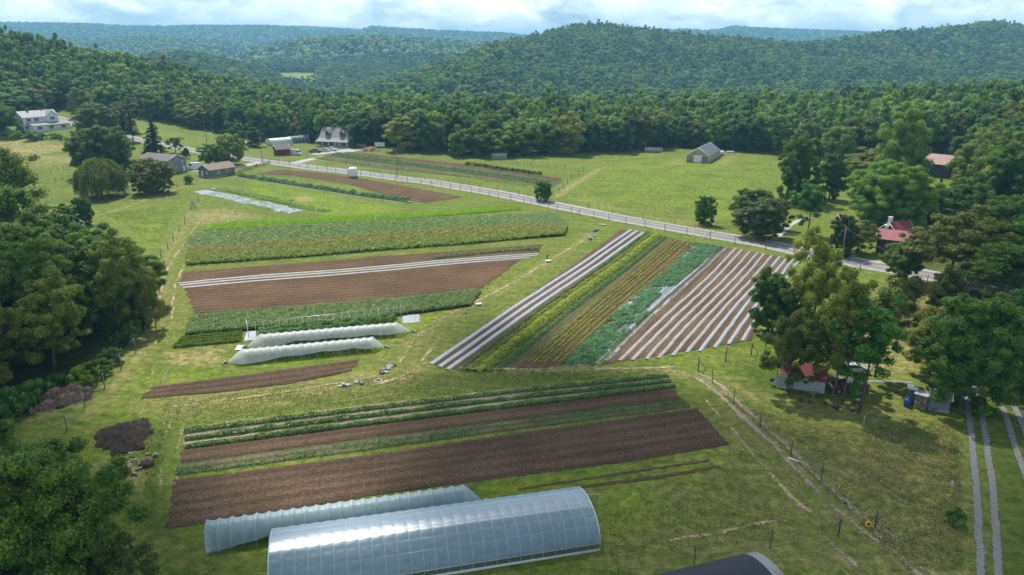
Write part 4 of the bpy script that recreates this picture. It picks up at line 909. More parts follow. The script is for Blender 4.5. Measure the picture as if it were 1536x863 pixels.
def caterpillar(label, p0, p1, w, h, e0, e1, lifts, mt, plants, hoops):
    t, L = axis_thing('row_tunnel', label, 'row tunnel', p0, p1, None)
    n = max(hoops*8, 40); s = np.linspace(0, L, n); na = 26; P = np.zeros((n, na, 3))
    lift = np.interp(s, [q[0]*L for q in lifts], [q[1] for q in lifts])
    if len(lifts) > 2:    # rolled-up near side hangs in shallow swags between the ties
        for q0, q1 in zip(lifts[:-1], lifts[1:]):
            k = (s >= q0[0]*L) & (s <= q1[0]*L); f_ = (s[k]-q0[0]*L)/((q1[0]-q0[0])*L+1e-6); lift[k] -= .18*np.sin(pi*f_)*min(1, (q0[1]+q1[1]))
    for i in range(n):
        a0 = math.asin(min(.95, max(0., lift[i]/h))) ; A = np.linspace(a0, pi, na); sag = 1-.075*abs(sin(pi*s[i]/L*hoops))
        P[i, :, 0] = s[i]; P[i, :, 1] = -np.cos(A)*w/2*sag; P[i, :, 2] = np.sin(A)**.8*h*sag
    mb = MB(); mb.grid(P, 0, True)
    for x0, ee, sg in ((0, e0, -1), (L, e1, 1)):   # gathered ends
        if ee <= 0: continue
        R_ = P[0 if sg < 0 else -1]; k = 8; Q = np.zeros((k, na, 3))
        for i in range(k):
            q = i/(k-1); sh = 1-q**1.15*.93; Q[i, :, 0] = x0+sg*ee*q; Q[i, :, 1] = R_[:, 1]*sh*(1+.08*np.sin(np.arange(na)*2.1)*q); Q[i, :, 2] = R_[:, 2]*sh*(1+.06*np.sin(np.arange(na)*1.7)*q)+.03
        mb.grid(Q if sg > 0 else Q[::-1], 0, True)
    mb.obj('cover', M[mt], t)
    rm = MB(); pr = [(s[i], P[i, 0, 1]-.03, P[i, 0, 2]) for i in range(0, n, 2)]; rm.tube(pr, .05, 5); rm.obj('rolled_edge', M[mt], t)
    for i in range(hoops+1):
        x = L*i/hoops; hb = MB(); hb.tube([(x, -cos(a)*w/2*1.006, sin(a)**.8*h*1.006) for a in np.linspace(0, pi, 16)], .022, 5); hb.obj('hoop', M['steel_light'], t)
    for x0, ee, sg in ((0, e0, -1), (L, e1, 1)):
        if ee > 0:
            sb = MB(); sb.tube([(x0+sg*(ee+.15), 0, -.3), (x0+sg*(ee+.1), 0, .55)], .05, 5); sb.obj('stake', M['wood_grey'], t)
            sb = MB(); iv, f = ICO[1]; sb.add(iv*np.array([.35, .3, .22])+np.array([x0+sg*(ee+.35), .1, .2]), f, 0, True); sb.add(iv*np.array([.25, .22, .15])+np.array([x0+sg*(ee+.7), -.2, .12]), f, 0, True); sb.obj('gathered_end', M['mulch_w'], t)
    if plants:
        mb = MB()
        for y in plants:
            k = int(L*150); P3 = np.column_stack([rng.uniform(.2, L-.2, k), y+rng.normal(size=k)*.22, rng.uniform(.1, h*.62, k)]); v, f = leaf_quads(P3, rng.normal(size=(k, 3))+np.array([0, -.2, .5]), .26, rng, .55); mb.add(v, f)
        tag(mb.obj('tunnel_crop', M['row_green'], None, t.location, t.rotation_euler[2]), 'green plants under the '+label.split(' with')[0], 'crop', kind='stuff')
    return t
caterpillar('long pale blue plastic row tunnel with a rolled side behind the large greenhouse', (-29.1, 59.2), (-5.0, 65.2), 3.3, 2.3, .0, 2.0, [(0, 0), (.02, .02), (.12, .35), (.27, 1.15), (.5, 1.1), (.74, 1.05), (1, .15)], 'film_cat', (-.7, .5), 22)
caterpillar('upper white row tunnel with gathered ends beside the hoop frames', (-39.8, 107.9), (-19.2, 113.2), 3.0, 2.0, 2.2, 2.4, [(0, .1), (.25, .9), (.5, .8), (.8, .7), (1, .5)], 'film_white', (-.6, .5), 17)
caterpillar('lower white row tunnel with gathered ends nearest the brown plot', (-40.6, 101.9), (-22.0, 106.8), 3.0, 2.0, 2.3, 1.8, [(0, .1), (.3, .7), (.6, .95), (.85, 1.0), (1, .6)], 'film_white', (-.6, .5), 16)
# bare hoop frames: posts over the plant rows behind the white tunnels
fA, fB = G(372,508), G(604,482)
t, L = axis_thing('trellis_frame', 'row of grey metal frame posts standing over dark green plants', 'trellis', fA, fB)
for i in range(21):
    x = L*i/20; mb = MB(); mb.tube([(x, 1.4, 0), (x, 1.4, 2.3 if 0 < i < 20 else 2.9)], .045, 5)
    mb.obj('post', M['steel_light'], t)
mb = MB(); mb.tube([(0, 1.4, 2.2), (L, 1.4, 2.2)], .025, 4); mb.obj('top_wire', M['steel'], t)
mb = MB(); mb.tube([(0, 1.4, 2.8), (0.2, -.6, 0)], .04, 5); mb.obj('brace', M['steel_light'], t)
rows('pepper_rows', [[(392,505),(500,494),(592,481)], [(388,500),(500,488.5),(594,476.5)]], 1.5, 1.0, 140, .34, 'row_green', 'dark green bushy plants under the hoop frames')
M['tarp_grey'] = simple('grey_weed_cloth', (.36,.38,.42), .6, .3, var=.25, scale=1.5, bump=.5); M['tarp_white'] = simple('white_sheet', (.75,.76,.77), .6, .3, var=.05)
def sheet(name, pts, mt, label, cat='ground sheet', dz=.05):
    w = GL(pts); a, b, c, d = [np.array(q[:2]) for q in w]; n = 9; u = np.linspace(0, 1, n)
    XY = (a*(1-u)[:, None, None]+b*u[:, None, None])*(1-u)[None, :, None]+(d*(1-u)[:, None, None]+c*u[:, None, None])*u[None, :, None]
    Z = zt(XY[..., 0], XY[..., 1])+dz+.035*rng.random(XY.shape[:2]); mb = MB(); mb.grid(np.dstack([XY, Z]), 0, True)
    k = mb.v[0].copy(); mb.add(k+np.array([0, 0, -.03]), mb.f[0][0]*1, 0)
    return tag(mb.obj(name, M[mt]), label, cat)
sheet('ground_cloth', [(366,512),(386,510),(384,497),(370,498)], 'tarp_grey', 'grey weed cloth at the left end of the hoop frames'); sheet('ground_cloth', [(603,486),(630,484),(629,472),(604,474)], 'tarp_grey', 'grey weed cloth at the right end of the hoop frames')
sheet('white_board', [(352,526),(361,526),(366,519),(357,519)], 'tarp_white', 'small white board lying left of the white row tunnels', 'board', .12)

# dark hoophouse at the lower edge
pR = G(1162,846,3.9); dirv = np.array([.950, .312]); p1 = np.array(pR[:2]); p0 = p1-dirv*17
t, L = axis_thing('shade_tunnel', 'black covered tunnel with a pale end band at the bottom edge', 'greenhouse', p0, p1)
def dz_grid(x0, x1, off, n=20):
    P = np.zeros((n, 25, 3))
    for j, a in enumerate(np.linspace(0, pi, 25)): P[:, j, 0] = np.linspace(x0, x1, n); P[:, j, 1] = -cos(a)*(4+off); P[:, j, 2] = (sin(a)**.75)*(3.9+off)
    return P
mb = MB(); mb.grid(dz_grid(0, L-1.0, .03)); mb.obj('shade_cover', M['black_cloth'], t); mb = MB(); mb.grid(dz_grid(L-1.15, L, 0.), 0); mb.obj('plastic_end', M['mulch_w'], t)
mb = MB(); v = [(L-.02, -cos(a)*4, sin(a)**.75*3.9) for a in np.linspace(0, pi, 25)]; mb.add(v, [list(range(25))]); mb.obj('end_wall', M['film_end'], t)

# fences
def fence(pts, label, hh=2.1, r=.055, wires=(.35, .8, 1.25, 1.7, 2.05), mt='post_dark', braces=(), wr=.007, rad=None, closed=False):
    w = [p if len(p) == 3 else G(*p) for p in pts]; o = np.array(w[0]); t = thing('fence', label, 'fence', w[0])
    for i, p in enumerate(w):
        q = np.array(p)-o; hp = hh*random.uniform(.94, 1.05); ln = np.array([random.gauss(0, .03), random.gauss(0, .03), 0])
        mb = MB(); mb.tube([q+np.array([0, 0, -.4]), q+np.array([0, 0, hp])+ln*hp], (rad[i] if rad else r), 6); mb.obj('post', M[mt], t)
        if i in braces:
            e = (np.array(w[min(i+1, len(w)-1)])-np.array(w[max(i-1, 0)])); e /= np.linalg.norm(e)
            mb = MB(); mb.tube([q+np.array([0, 0, hp*.8]), q-e*1.6+np.array([0, 0, .05])], r*.7, 5); mb.obj('brace', M[mt], t)
    mb = MB(); n = 0
    for z in wires:
        P = []
        for a, b in zip(w[:-1], w[1:]): P += [np.array(a)-o+np.array([0, 0, z])]
        P.append(np.array(w[-1])-o+np.array([0, 0, z])); mb.tube(P, wr, 3)
    mb.obj('wire', M['wire'], t)
    return t
M['wire'] = simple('fence_wire', (.22,.22,.21), .6, .4, .4)
near_road = [(405,244),(419,246),(434,248.5),(448,251),(462,252.5),(476,254.5),(491,256.5),(504,259),(523,262),(541,264),(556,266.5),(574,268.5),(593,271),(611,273),(632,276),(648,279),(662,281),(676,284),(691,286.5),(707,289.5),(720,292),(734,295),(748,297.5),(766,301),(786,305.5),(797,307.5),(810,310),(823,314),(836,317),(857,321),(869.5,324),(891,328),(913,332),(939,337),(967,341.5),(997,347.5),(1030,353),(1065,359),(1102,366),(1148,374.5)]
fence(near_road, 'long wire fence with dark posts along the near side of the road', braces=(8, 15, 30, 37), r=.07)
fence([(1148,374.5),(1190,386),(1230,394),(1290,407),(1345,417),(1390,427)], 'dark wire fence by the road behind the tall olive trees', r=.07)
fence([(460,236),(490,240),(520,245),(553,250),(569,261),(586,264),(604,266),(621,268.5),(638,270.5),(656,273),(673,276),(692,279),(704,280.5),(720,283),(746,287.5),(764,291.5),(779,294),(792,297),(805,299)], 'wire fence along the far side of the road by the vegetable field', r=.05)
fence([(805,299),(818,297),(825,296),(830,294),(838,290),(845,284),(851,276),(857,268),(867,262),(875,258)], 'short fence of close dark posts beside the dry path', r=.09)
fence([(875,258),(848,254),(821,251.5),(797,249),(775,246.5),(753,245),(733,243),(713,240.5),(693,238),(675,236),(660,234),(635,231)], 'wire fence between the far vegetable field and the tree line', r=.06)
fence([(883,313),(918,321),(965,330),(1012,338),(1042,343),(1073,349)], 'sparse posts along the pasture across the road', r=.06, wires=(.5, 1.0, 1.4), hh=1.8)
fence([(1148,520),(1127,533),(1088,543),(1047,556)], 'corner fence with braced dark posts below the wide plastic strips', r=.08, braces=(1, 3))
fence([(1047,556),(1069,563+12),(1100,605),(1140,641),(1186,684),(1231,723),(1257,805)], 'dark metal fence posts along the right wheel track', r=.05, braces=(6,))
fence([(1257,805),(1155,824),(1041,846),(928,880),(805,905)], 'low fence with green steel posts along the bottom edge', r=.04, mt='post_green') if M.setdefault('post_green', simple('green_steel_post', (.03,.045,.035), .6)) else None
fence([(298,303),(290,313),(277,336),(269,349),(260,362),(252,374),(242,387),(231,402),(227,404)], 'wooden fence posts between the left pasture and the plots', r=.09, mt='wood_grey')
fence([(248,403),(240,440),(235,481),(221,507),(204,526),(182,551),(157,580),(128,610),(100,643),(60,690)], 'old fence posts along the edge of the left wood', r=.09, mt='wood_grey')
fence([(298,303),(272,306),(254,298),(230,290)], 'thin posts below the spreading tree on the left', r=.05, hh=1.5, wires=(.5, 1., 1.4))
fence([(405,246),(385,251),(368,256),(350,263),(330,268),(296,277),(265,282)], 'vine covered fence below the small cottage', r=.07, hh=1.6, wires=(.4, .9, 1.4))
fence([(108,272),(94,272),(84,273),(76,258),(87,256),(96,255),(104,254)], 'small fenced pen in the left meadow', r=.06, hh=1.3, wires=(.4, .8, 1.2))
fence([(58,331),(50,300),(46,272),(76,258)], 'thin fence at the left meadow edge', r=.05, hh=1.4, wires=(.5, 1.))
mb = MB(); crop_line(mb, GL([(404,246),(385,250.5),(366,256),(345,264)]), 1.0, .9, 60, .4, gaps=.2); tag(mb.obj('vines', M['row_olive']), 'vines climbing the fence below the cottage', 'vines', kind='stuff')
# ------------------------------------------------------------------ buildings
def siding(name, col, step=.16, vertical=False, var=.08, rough=.7, dirt=None):
    m, N = newmat(name); tc = N('ShaderNodeTexCoord', 3); sx = N.t.nodes.new('ShaderNodeSeparateXYZ'); N.t.links.new(tc, sx.inputs[0])
    ax = N.math('ADD', sx.outputs[0], sx.outputs[1]) if vertical else sx.outputs[2]
    fr = N.math('FRACT', N.math('DIVIDE', ax, step)); c = N.mix(N.remap(N.noise(tc, 1.2, 4.), .3, .7), tuple(q*(1-var) for q in col), tuple(q*(1+var) for q in col))
    c = N.mix(N.math('MULTIPLY', N.math('LESS_THAN', fr, .12), .45), c, tuple(q*.4 for q in col))
    if dirt: c = N.mix(N.remap(N.noise(tc, .8, 5.), .5, .66, 0, .8), c, dirt)
    N.out(N('ShaderNodeBsdfPrincipled', 0, Base_Color=c, Roughness=rough, Specular_IOR_Level=.3, Normal=N('ShaderNodeBump', 0, Height=fr, Strength=.35, Distance=.03))); return m
M['siding_white'] = siding('white_siding', (.72,.74,.76), .2); M['siding_grey'] = siding('grey_siding', (.21,.22,.22), .2); M['siding_brown'] = siding('grey_brown_shingle', (.16,.145,.13), .22)
M['siding_tan'] = siding('olive_grey_siding', (.17,.165,.14), .2); M['siding_red'] = siding('dark_red_boards', (.16,.018,.022), .3, True); M['logs'] = siding('hewn_logs', (.085,.07,.06), .42, var=.3, rough=.95)
M['barnwood'] = siding('dark_barn_boards', (.06,.055,.05), .25, True, .25); M['shed_grey'] = siding('grey_shed_boards', (.15,.17,.19), .3, var=.2)
M['roof_grey'] = siding('grey_shingles', (.21,.215,.22), .22, var=.12); M['roof_tan'] = siding('brown_shingles', (.22,.155,.11), .22, var=.12); M['roof_brown'] = siding('old_brown_shingles', (.15,.125,.115), .22, var=.12)
M['roof_tin'] = siding('grey_tin_roof', (.34,.33,.32), .6, True, .12, .4); M['roof_red'] = siding('faded_red_metal_roof', (.36,.115,.125), .5, True, .1, .45); M['roof_dred'] = siding('red_metal_roof', (.20,.038,.042), .5, True, .1, .45)
M['roof_rust'] = siding('rusty_tin_roof', (.36,.19,.15), .6, True, .15, .6, dirt=(.30,.27,.26)); M['roof_shed'] = siding('brown_shed_roof', (.19,.16,.15), .25)
M['trim'] = simple('white_trim', (.74,.74,.73), .5, var=.04); M['glass'] = simple('window_glass', (.035,.045,.055), .08, .8, var=.2); M['dark'] = simple('dark_opening', (.02,.02,.02), .9)
M['stone'] = simple('foundation_stone', (.30,.29,.27), .9, var=.3, scale=3., bump=.4); M['brick'] = simple('chimney_brick', (.20,.12,.09), .9, var=.3, scale=8.)
M['black'] = simple('black_trim', (.03,.03,.032), .5)

def yaw(p, phi): return atan2(-p[0], p[1])+radians(phi)
def window(t, side, L, Wd, u, z, w, h, shut=None, frame='trim'):
    """side F/B/L/R of a box L x Wd; a frame with a pane inside it"""
    if side in 'FB': sg = -1 if side == 'F' else 1; c = (u, sg*(Wd/2), z); ax = 0
    else: sg = -1 if side == 'L' else 1; c = (sg*(L/2), u, z); ax = 1
    def bx(mb, du, dz_, a, b, d, off):
        cc = [c[0]+(du if ax == 0 else sg*off), c[1]+(du if ax == 1 else sg*off), z+dz_]; mb.box(cc, (a, d, b) if ax == 0 else (d, a, b))
    f = MB()
    for du, dz_, a, b in ((0, h/2, w+.2, .12), (0, -h/2, w+.2, .12), (-w/2, 0, .12, h), (w/2, 0, .12, h), (0, 0, w, .06)): bx(f, du, dz_, a, b, .12, .045)
    fo = f.obj('window', M[frame], t); g_ = MB(); bx(g_, 0, 0, w-.1, h-.1, .05, .028); g_.obj('pane', M['glass'], fo)
    if shut:
        for s_ in (-1, 1): q = MB(); bx(q, s_*(w/2+.28), 0, .34, h+.1, .06, .05); q.obj('shutter', M[shut], t)
def door(t, side, L, Wd, u, z0, w, h, mt='trim'):
    sg = -1 if side in 'FL' else 1; mb = MB()
    if side in 'FB': mb.box((u, sg*(Wd/2+.03), z0+h/2), (w, .1, h)); k = MB(); k.box((u+w*.35, sg*(Wd/2+.1), z0+h*.48), (.08, .08, .12))
    else: mb.box((sg*(L/2+.03), u, z0+h/2), (.1, w, h)); k = MB(); k.box((sg*(L/2+.1), u+w*.35, z0+h*.48), (.08, .08, .12))
    d = mb.obj('door', M[mt], t); k.obj('handle', M['black'], d)
def gable_walls(L, W, hw, hr, x0=0., y0=0., z0=0.):
    """closed body with ridge along x"""
    mb = MB(); y = W/2
    pr = [(-y, z0-.4), (y, z0-.4), (y, hw), (0, hr), (-y, hw)]
    v = [(x0+sx*L/2, y0+a, b) for sx in (-1, 1) for a, b in pr]
    mb.add(v, [[0, 1, 6, 5], [1, 2, 7, 6], [2, 3, 8, 7], [3, 4, 9, 8], [4, 0, 5, 9]]); mb.f.append((np.array([[4, 3, 2, 1, 0]]), 0, False)); mb.f.append((np.array([[5, 6, 7, 8, 9]]), 0, False)); return mb
def roof_slabs(L, W, hw, hr, oh=.45, ov=.4, th=.14, x0=0., y0=0., along='x'):
    mb = MB(); sl = (hr-hw)/(W/2)
    for sg in (-1, 1):
        ye = sg*(W/2+ov); ze = hw-sl*ov; X = L/2+oh
        top = [(-X, 0, hr+.02+th), (X, 0, hr+.02+th), (X, ye, ze+.02+th), (-X, ye, ze+.02+th)]; bot = [(a, b, c-th) for a, b, c in top]
        v = [(x0+a, y0+b, c) for a, b, c in top+bot]
        if along == 'y': v = [(x0-(b-y0), y0+(a-x0), c) for a, b, c in v]
        mb.add(v, [[0, 1, 2, 3], [7, 6, 5, 4], [0, 4, 5, 1], [1, 5, 6, 2], [2, 6, 7, 3], [3, 7, 4, 0]])
    return mb
def house(name, label, cat, px, py, phi, L, W, hw, hr, wall, roof, wins=(), doors=(), chim=(), oh=.4, p=None, shut=None, fnd=True):
    p = p or G(px, py); t = thing(name, label, cat, p, yaw(p, phi))
    gable_walls(L, W, hw, hr).obj('wall', M[wall], t)
    r = roof_slabs(L, W, hw, hr, oh).obj('roof', M[roof], t)
    if fnd: mb = MB(); mb.box((0, 0, .0), (L+.12, W+.12, .5)); mb.obj('foundation', M['stone'], t)
    for sx in (-1, 1):
        mb = MB()
        for sg in (-1, 1): mb.tube([(sx*(L/2+oh+.01), 0, hr+.10), (sx*(L/2+oh+.01), sg*(W/2+.4), hw-(hr-hw)/(W/2)*.4+.10)], .09, 4)
        mb.obj('roof_trim', M['trim'], t)
    for w in wins: window(t, w[0], L, W, w[1], w[2], w[3], w[4], shut)
    for d in doors: door(t, d[0], L, W, *d[1:])
    for c in chim: mb = MB(); mb.box((c[0], c[1], c[2]), (.8, .7, c[3])); mb.box((c[0], c[1], c[2]+c[3]/2+.05), (.95, .85, .12)); mb.obj('chimney', M[c[4]], r)
    return t, r
def mid(*pts): P = np.array([G(*p) for p in pts]); return tuple(P.mean(0))

# white farmhouse: two-storey block, cross gable and a lower front wing
t, r = house('farmhouse', 'white farmhouse with black shutters and a lower front wing on the left meadow', 'house', 58, 195, 28, 16, 7, 6.4, 8.9, 'siding_white', 'roof_tin',
    [('F', -5.5, 5.1, 1.1, 1.3), ('F', -2, 5.1, 1.1, 1.3), ('L', -1.6, 4.2, 1., 1.2), ('L', 1.8, 4.2, 1., 1.2), ('L', 0, 1.8, 1., 1.4), ('F', -6.6, 1.7, 1., 1.4)], (), [(-3.5, 0, 8.9, 1.6, 'brick'), (3, .5, 8.9, 1.6, 'brick')], shut='black')
wt = MB(); y0 = -3.5
v = [(sx, y, z) for sx in (2.4, 7.6) for y, z in ()]
cg = MB(); prx = [(-2.6, 2.0), (2.6, 2.0), (2.6, 6.4), (0, 8.8), (-2.6, 6.4)]
vv = [(5+a, y, b) for y in (-4.3, 1.) for a, b in prx]; cg.add(vv, [[0, 1, 6, 5], [1, 2, 7, 6], [2, 3, 8, 7], [3, 4, 9, 8], [4, 0, 5, 9]]); cg.f.append((np.array([[4, 3, 2, 1, 0]]), 0, False)); cg.f.append((np.array([[5, 6, 7, 8, 9]]), 0, False)); cg.obj('gable_wall', M['siding_white'], t)
rs = roof_slabs(5.5, 5.2, 6.4, 8.8, .3, .35, x0=5., y0=-1.7, along='y'); rs.obj('gable_roof', M['roof_tin'], t)
window(t, 'F', 16, 8.6, 5, 5.3, 1.1, 1.4, 'black')
wg = MB(); wg.box((2.0, -6.2, 1.25), (17., 4.6, 3.1)); wg.obj('wing_wall', M['siding_white'], t)
wr = MB(); wr.add([(-6.9, -8.9, 2.75), (10.9, -8.9, 2.75), (10.9, -3.5, 3.95), (-6.9, -3.5, 3.95), (-6.9, -8.9, 2.6), (10.9, -8.9, 2.6), (10.9, -3.5, 3.8), (-6.9, -3.5, 3.8)], [[0, 1, 2, 3], [7, 6, 5, 4], [0, 4, 5, 1], [1, 5, 6, 2], [3, 2, 6, 7], [0, 3, 7, 4]]); wr.obj('wing_roof', M['roof_grey'], t)
for u in (-3.8, 1.5, 7.2): window(t, 'F', 16, 17., u, 1.6, 1.2, 1.4, 'black')

# grey two-storey house
pc = G(250, 262); t, r = house('grey_house', 'grey two storey house with white framed windows behind the spreading tree', 'house', 0, 0, -50, 14.5, 8.6, 4.9, 6.7, 'siding_grey', 'roof_brown',
    [('R', -2.6, 3.7, 1., 1.1), ('R', 2.6, 3.7, 1., 1.1), ('R', -.2, 4.9, .9, 1.0), ('R', -.6, 1.5, 1., 1.1), ('F', 3.5, 3.6, .9, 1.1), ('F', -1, 3.6, .9, 1.1), ('F', -4.5, 3.6, .9, 1.1), ('F', 3.5, 1.4, .9, 1.1)], [('R', 3., .1, 1.0, 2.1)], p=(pc[0]-4.2, pc[1]+7.5, pc[2]))
mb = MB(); mb.tube([(-3, 1, 6.2), (-3, 1, 7.2)], .06, 5); mb.add(np.array([(.6*cos(a), .15, .6*sin(a)) for a in np.linspace(0, 6.28, 12)[:-1]])+np.array([-3, 1, 7.4]), [list(range(11))]); mb.obj('dish', M['trim'], r)
# cottage
pc = G(326, 263); t, r = house('cottage', 'small olive grey cottage with a tan roof and white door', 'house', 0, 0, 34, 10.5, 7.2, 2.8, 4.5, 'siding_tan', 'roof_tan',
    [('F', -1.8, 1.6, 1., 1.), ('F', 2.2, 1.6, 1., 1.), ('L', -1.5, 1.6, .8, .9)], [('L', 1.4, .1, .9, 2.0)], [(0, 2, 4.1, 1.0, 'stone')], p=pc)
# red shed
pc = G(423, 233); house('red_shed', 'small dark red shed with a brown roof beside the driveway', 'shed', 0, 0, 18, 5.8, 4.4, 3.0, 4.7, 'siding_red', 'roof_shed', [], [('F', 0, .1, 1.4, 2.1, 'siding_red')], p=pc)
# cape farmhouse with porch and dormers
pc = G(511, 218); t, r = house('farmhouse', 'grey farmhouse with two dormers, a white columned porch and a steep roof', 'house', 0, 0, -30, 17, 11, 3.6, 8.6, 'siding_brown', 'roof_grey',
    [('R', -2.4, 4.4, .9, 1.3), ('R', 0, 5.6, .9, 1.3), ('R', 2.2, 4.4, .9, 1.3), ('R', -2.8, 1.5, .9, 1.3), ('R', .2, 1.5, .9, 1.3), ('R', 3, 1.5, 1.4, 1.2), ('F', -4, 1.5, 1.3, 1.3), ('F', 0, 1.5, 1.3, 1.3), ('F', 4, 1.5, 1.3, 1.3)], [('F', 2, .2, 1., 2.1)], [(-.5, .3, 8.2, 1.5, 'brick')], p=pc)
pr = MB(); pr.add([(-8.9, -8.8, 2.6), (8.9, -8.8, 2.6), (8.9, -5.2, 4.0), (-8.9, -5.2, 4.0), (-8.9, -8.8, 2.45), (8.9, -8.8, 2.45), (8.9, -5.2, 3.85), (-8.9, -5.2, 3.85)], [[0, 1, 2, 3], [7, 6, 5, 4], [0, 4, 5, 1], [1, 5, 6, 2], [3, 2, 6, 7], [0, 3, 7, 4]]); pr.obj('porch_roof', M['roof_grey'], t)
pd = MB(); pd.box((0, -7.0, .2), (17.4, 3.2, .5)); pd.obj('porch_deck', M['stone'], t)
for x in (-8.3, -5., -1.7, 1.7, 5., 8.3): c = MB(); c.box((x, -8.4, 1.45), (.28, .28, 2.1)); c.obj('porch_column', M['trim'], t)
for x in (-4.2, 3.6):
    d = gable_walls(3.2, 2.2, 6.5, 7.6, 0, 0, 5.2); 
    for i in range(len(d.v)): d.v[i] = np.column_stack([x-d.v[i][:, 1], d.v[i][:, 0]-3.0, d.v[i][:, 2]])
    do = d.obj('dormer', M['siding_brown'], t); rs = roof_slabs(3.2, 2.2, 6.5, 7.6, .3, .3, .1, x0=x, y0=-3.0, along='y'); rs.obj('dormer_roof', M['roof_grey'], do)
    w = MB(); w.box((x, -4.65, 6.0), (1.1, .08, 1.0)); w.obj('window', M['glass'], do)
bb = MB(); bb.box((9.9, 2.6, .9), (3.6, 5.4, 2.6)); bb.obj('side_annex', M['siding_white'], t); bb = MB(); bb.box((10.0, 2.7, 2.3+.9), (3.9, 5.8, .18)); bb.obj('annex_roof', M['roof_grey'], t)

# small hoop greenhouses behind the red shed
def hoophouse(label, p, rz, L, W, h, cover, nb, side=.0, name='hoop_greenhouse', endm='film_end', cat='greenhouse', pw=.8, ends=True, inner=True):
    t = thing(name, label, cat, p, rz); n = 21; A = np.linspace(0, pi, n)
    P = np.zeros((max(nb*2, 4), n, 3)); P[:, :, 0] = np.linspace(-L/2, L/2, P.shape[0])[:, None]; P[:, :, 1] = -np.cos(A)*W/2; P[:, :, 2] = side+(h-side)*np.sin(A)**pw
    mb = MB(); mb.grid(P); mb.obj('cover', M[cover], t)
    if side: mb = MB(); mb.box((0, -W/2, side/2), (L, .05, side)); mb.box((0, W/2, side/2), (L, .05, side)); mb.obj('side_wall', M[endm], t)
    for i in range(nb+1):
        x = -L/2+L*i/nb; hb = MB(); hb.tube([(x, -cos(a)*W/2*1.01, side+(h-side)*sin(a)**pw+.02) for a in A[::2]], .05 if i in (0, nb) else .035, 5); hb.obj('hoop', M['trim'], t)
    for x in (-L/2, L/2):
        if ends: mb = MB(); mb.add([(x, -W/2, 0)]+[(x, P[0, j, 1]*.99, P[0, j, 2]-.02) for j in range(n)]+[(x, W/2, 0)], [list(range(n+2))]); mb.obj('end_wall', M[endm], t)
        fm = MB(); 
        for y in (-W*.3, -.7, .7, W*.3): fm.tube([(x*1.003, y, 0), (x*1.003, y, (h)*.86 if abs(y) > 1 else h*.6)], .05, 4)
        fm.tube([(x*1.003, -.7, h*.58), (x*1.003, .7, h*.58)], .05, 4); fm.obj('end_frame', M['trim'], t)
    return t
M['film_pale'] = film('pale_film', (.62,.66,.64), .3, .22, .3, .4); M['film_yellow'] = film('yellowed_film', (.52,.46,.28), .3, .3, .4, .2); M['shade_grey'] = simple('grey_shade_cloth', (.12,.14,.16), .6, .3, var=.15, scale=1.)
p = G(419, 218); hoophouse('pale arched greenhouse with a clear end wall behind the red shed', p, yaw(p, 24), 11, 7, 3.6, 'film_pale', 6)
p = G(447, 214); hoophouse('arched greenhouse with grey shade cloth right of the pale one', p, yaw(p, 20), 10, 6, 3.4, 'shade_grey', 5)
p = G(374, 219); hoophouse('tiny white arched shelter by the round tree', p, yaw(p, 0), 3.6, 2.6, 1.9, 'mulch_w', 2)
p = G(457, 213); house('garden_shed', 'small grey shed with a dark roof behind the arched greenhouses', 'shed', 0, 0, -25, 4.5, 3.5, 2.6, 3.7, 'siding_grey', 'roof_grey', [], [('F', 0, .1, 1.1, 2., 'trim')], p=p)
# greenhouse barn across the road
a, b = np.array(G(1046, 244)), np.array(G(1067, 232)); ax = b-a; yw = atan2(ax[1], ax[0]); L = 21.; cpt_ = a+ax/np.linalg.norm(ax)*L/2
t = thing('greenhouse_barn', 'gabled greenhouse barn with a dark cloth roof and white roller door in the pasture', 'greenhouse', (cpt_[0], cpt_[1], float(zt(cpt_[0], cpt_[1]))), yw)
W, hw, hr = 9.4, 3.0, 5.9
for sg in (-1, 1): mb = MB(); mb.box((0, sg*W/2, hw/2), (L, .06, hw)); mb.obj('side_wall', M['film_yellow'] if sg > 0 else M['film_pale'], t)
for x in (-L/2, L/2): mb = MB(); mb.add([(x, -W/2, 0), (x, W/2, 0), (x, W/2, hw), (x, 0, hr), (x, -W/2, hw)], [[0, 1, 2, 3, 4]]); mb.obj('gable_wall', M['film_yellow'], t)
roof_slabs(L-.6, W, hw, hr, 0., .2, .08).obj('roof', M['shade_grey'], t)
for x in (-L/2-.05, L/2+.05): mb = MB(); mb.tube([(x, -W/2-.1, hw), (x, 0, hr+.15), (x, W/2+.1, hw)], .16, 5); mb.tube([(x, -W/2, 0), (x, -W/2, hw)], .1, 5); mb.tube([(x, W/2, 0), (x, W/2, hw)], .1, 5); mb.obj('gable_frame', M['trim'], t)
mb = MB(); mb.tube([(-L/2, 0, hr+.12), (L/2, 0, hr+.12)], .12, 5); mb.obj('ridge_cap', M['trim'], t)
mb = MB(); mb.box((-L/2-.08, 0, 1.5), (.08, 3.3, 3.0)); mb.obj('door', M['white'], t)
mb = MB(); mb.box((-L/2-.07, 0, 3.25), (.1, 4.0, .35)); mb.obj('door_header', M['wood_grey'], t)
for y in (-4, -2.9, 2.9, 4.0): mb = MB(); mb.box((-L/2-.06, y, 1.5), (.08, .12, 3.0)); mb.obj('wall_stud', M['wood_grey'], t)
mb = MB(); mb.box((-L/2-.06, 0, 3.0), (.08, W, .12)); mb.obj('cross_beam', M['trim'], t)
p = G(980, 227); hoophouse('long low white arched shelter at the tree line', p, yaw(p, 4), 8.0, 3.2, 1.8, 'mulch_w', 5, .35, cat='shelter', name='animal_shelter', endm='mulch_w')
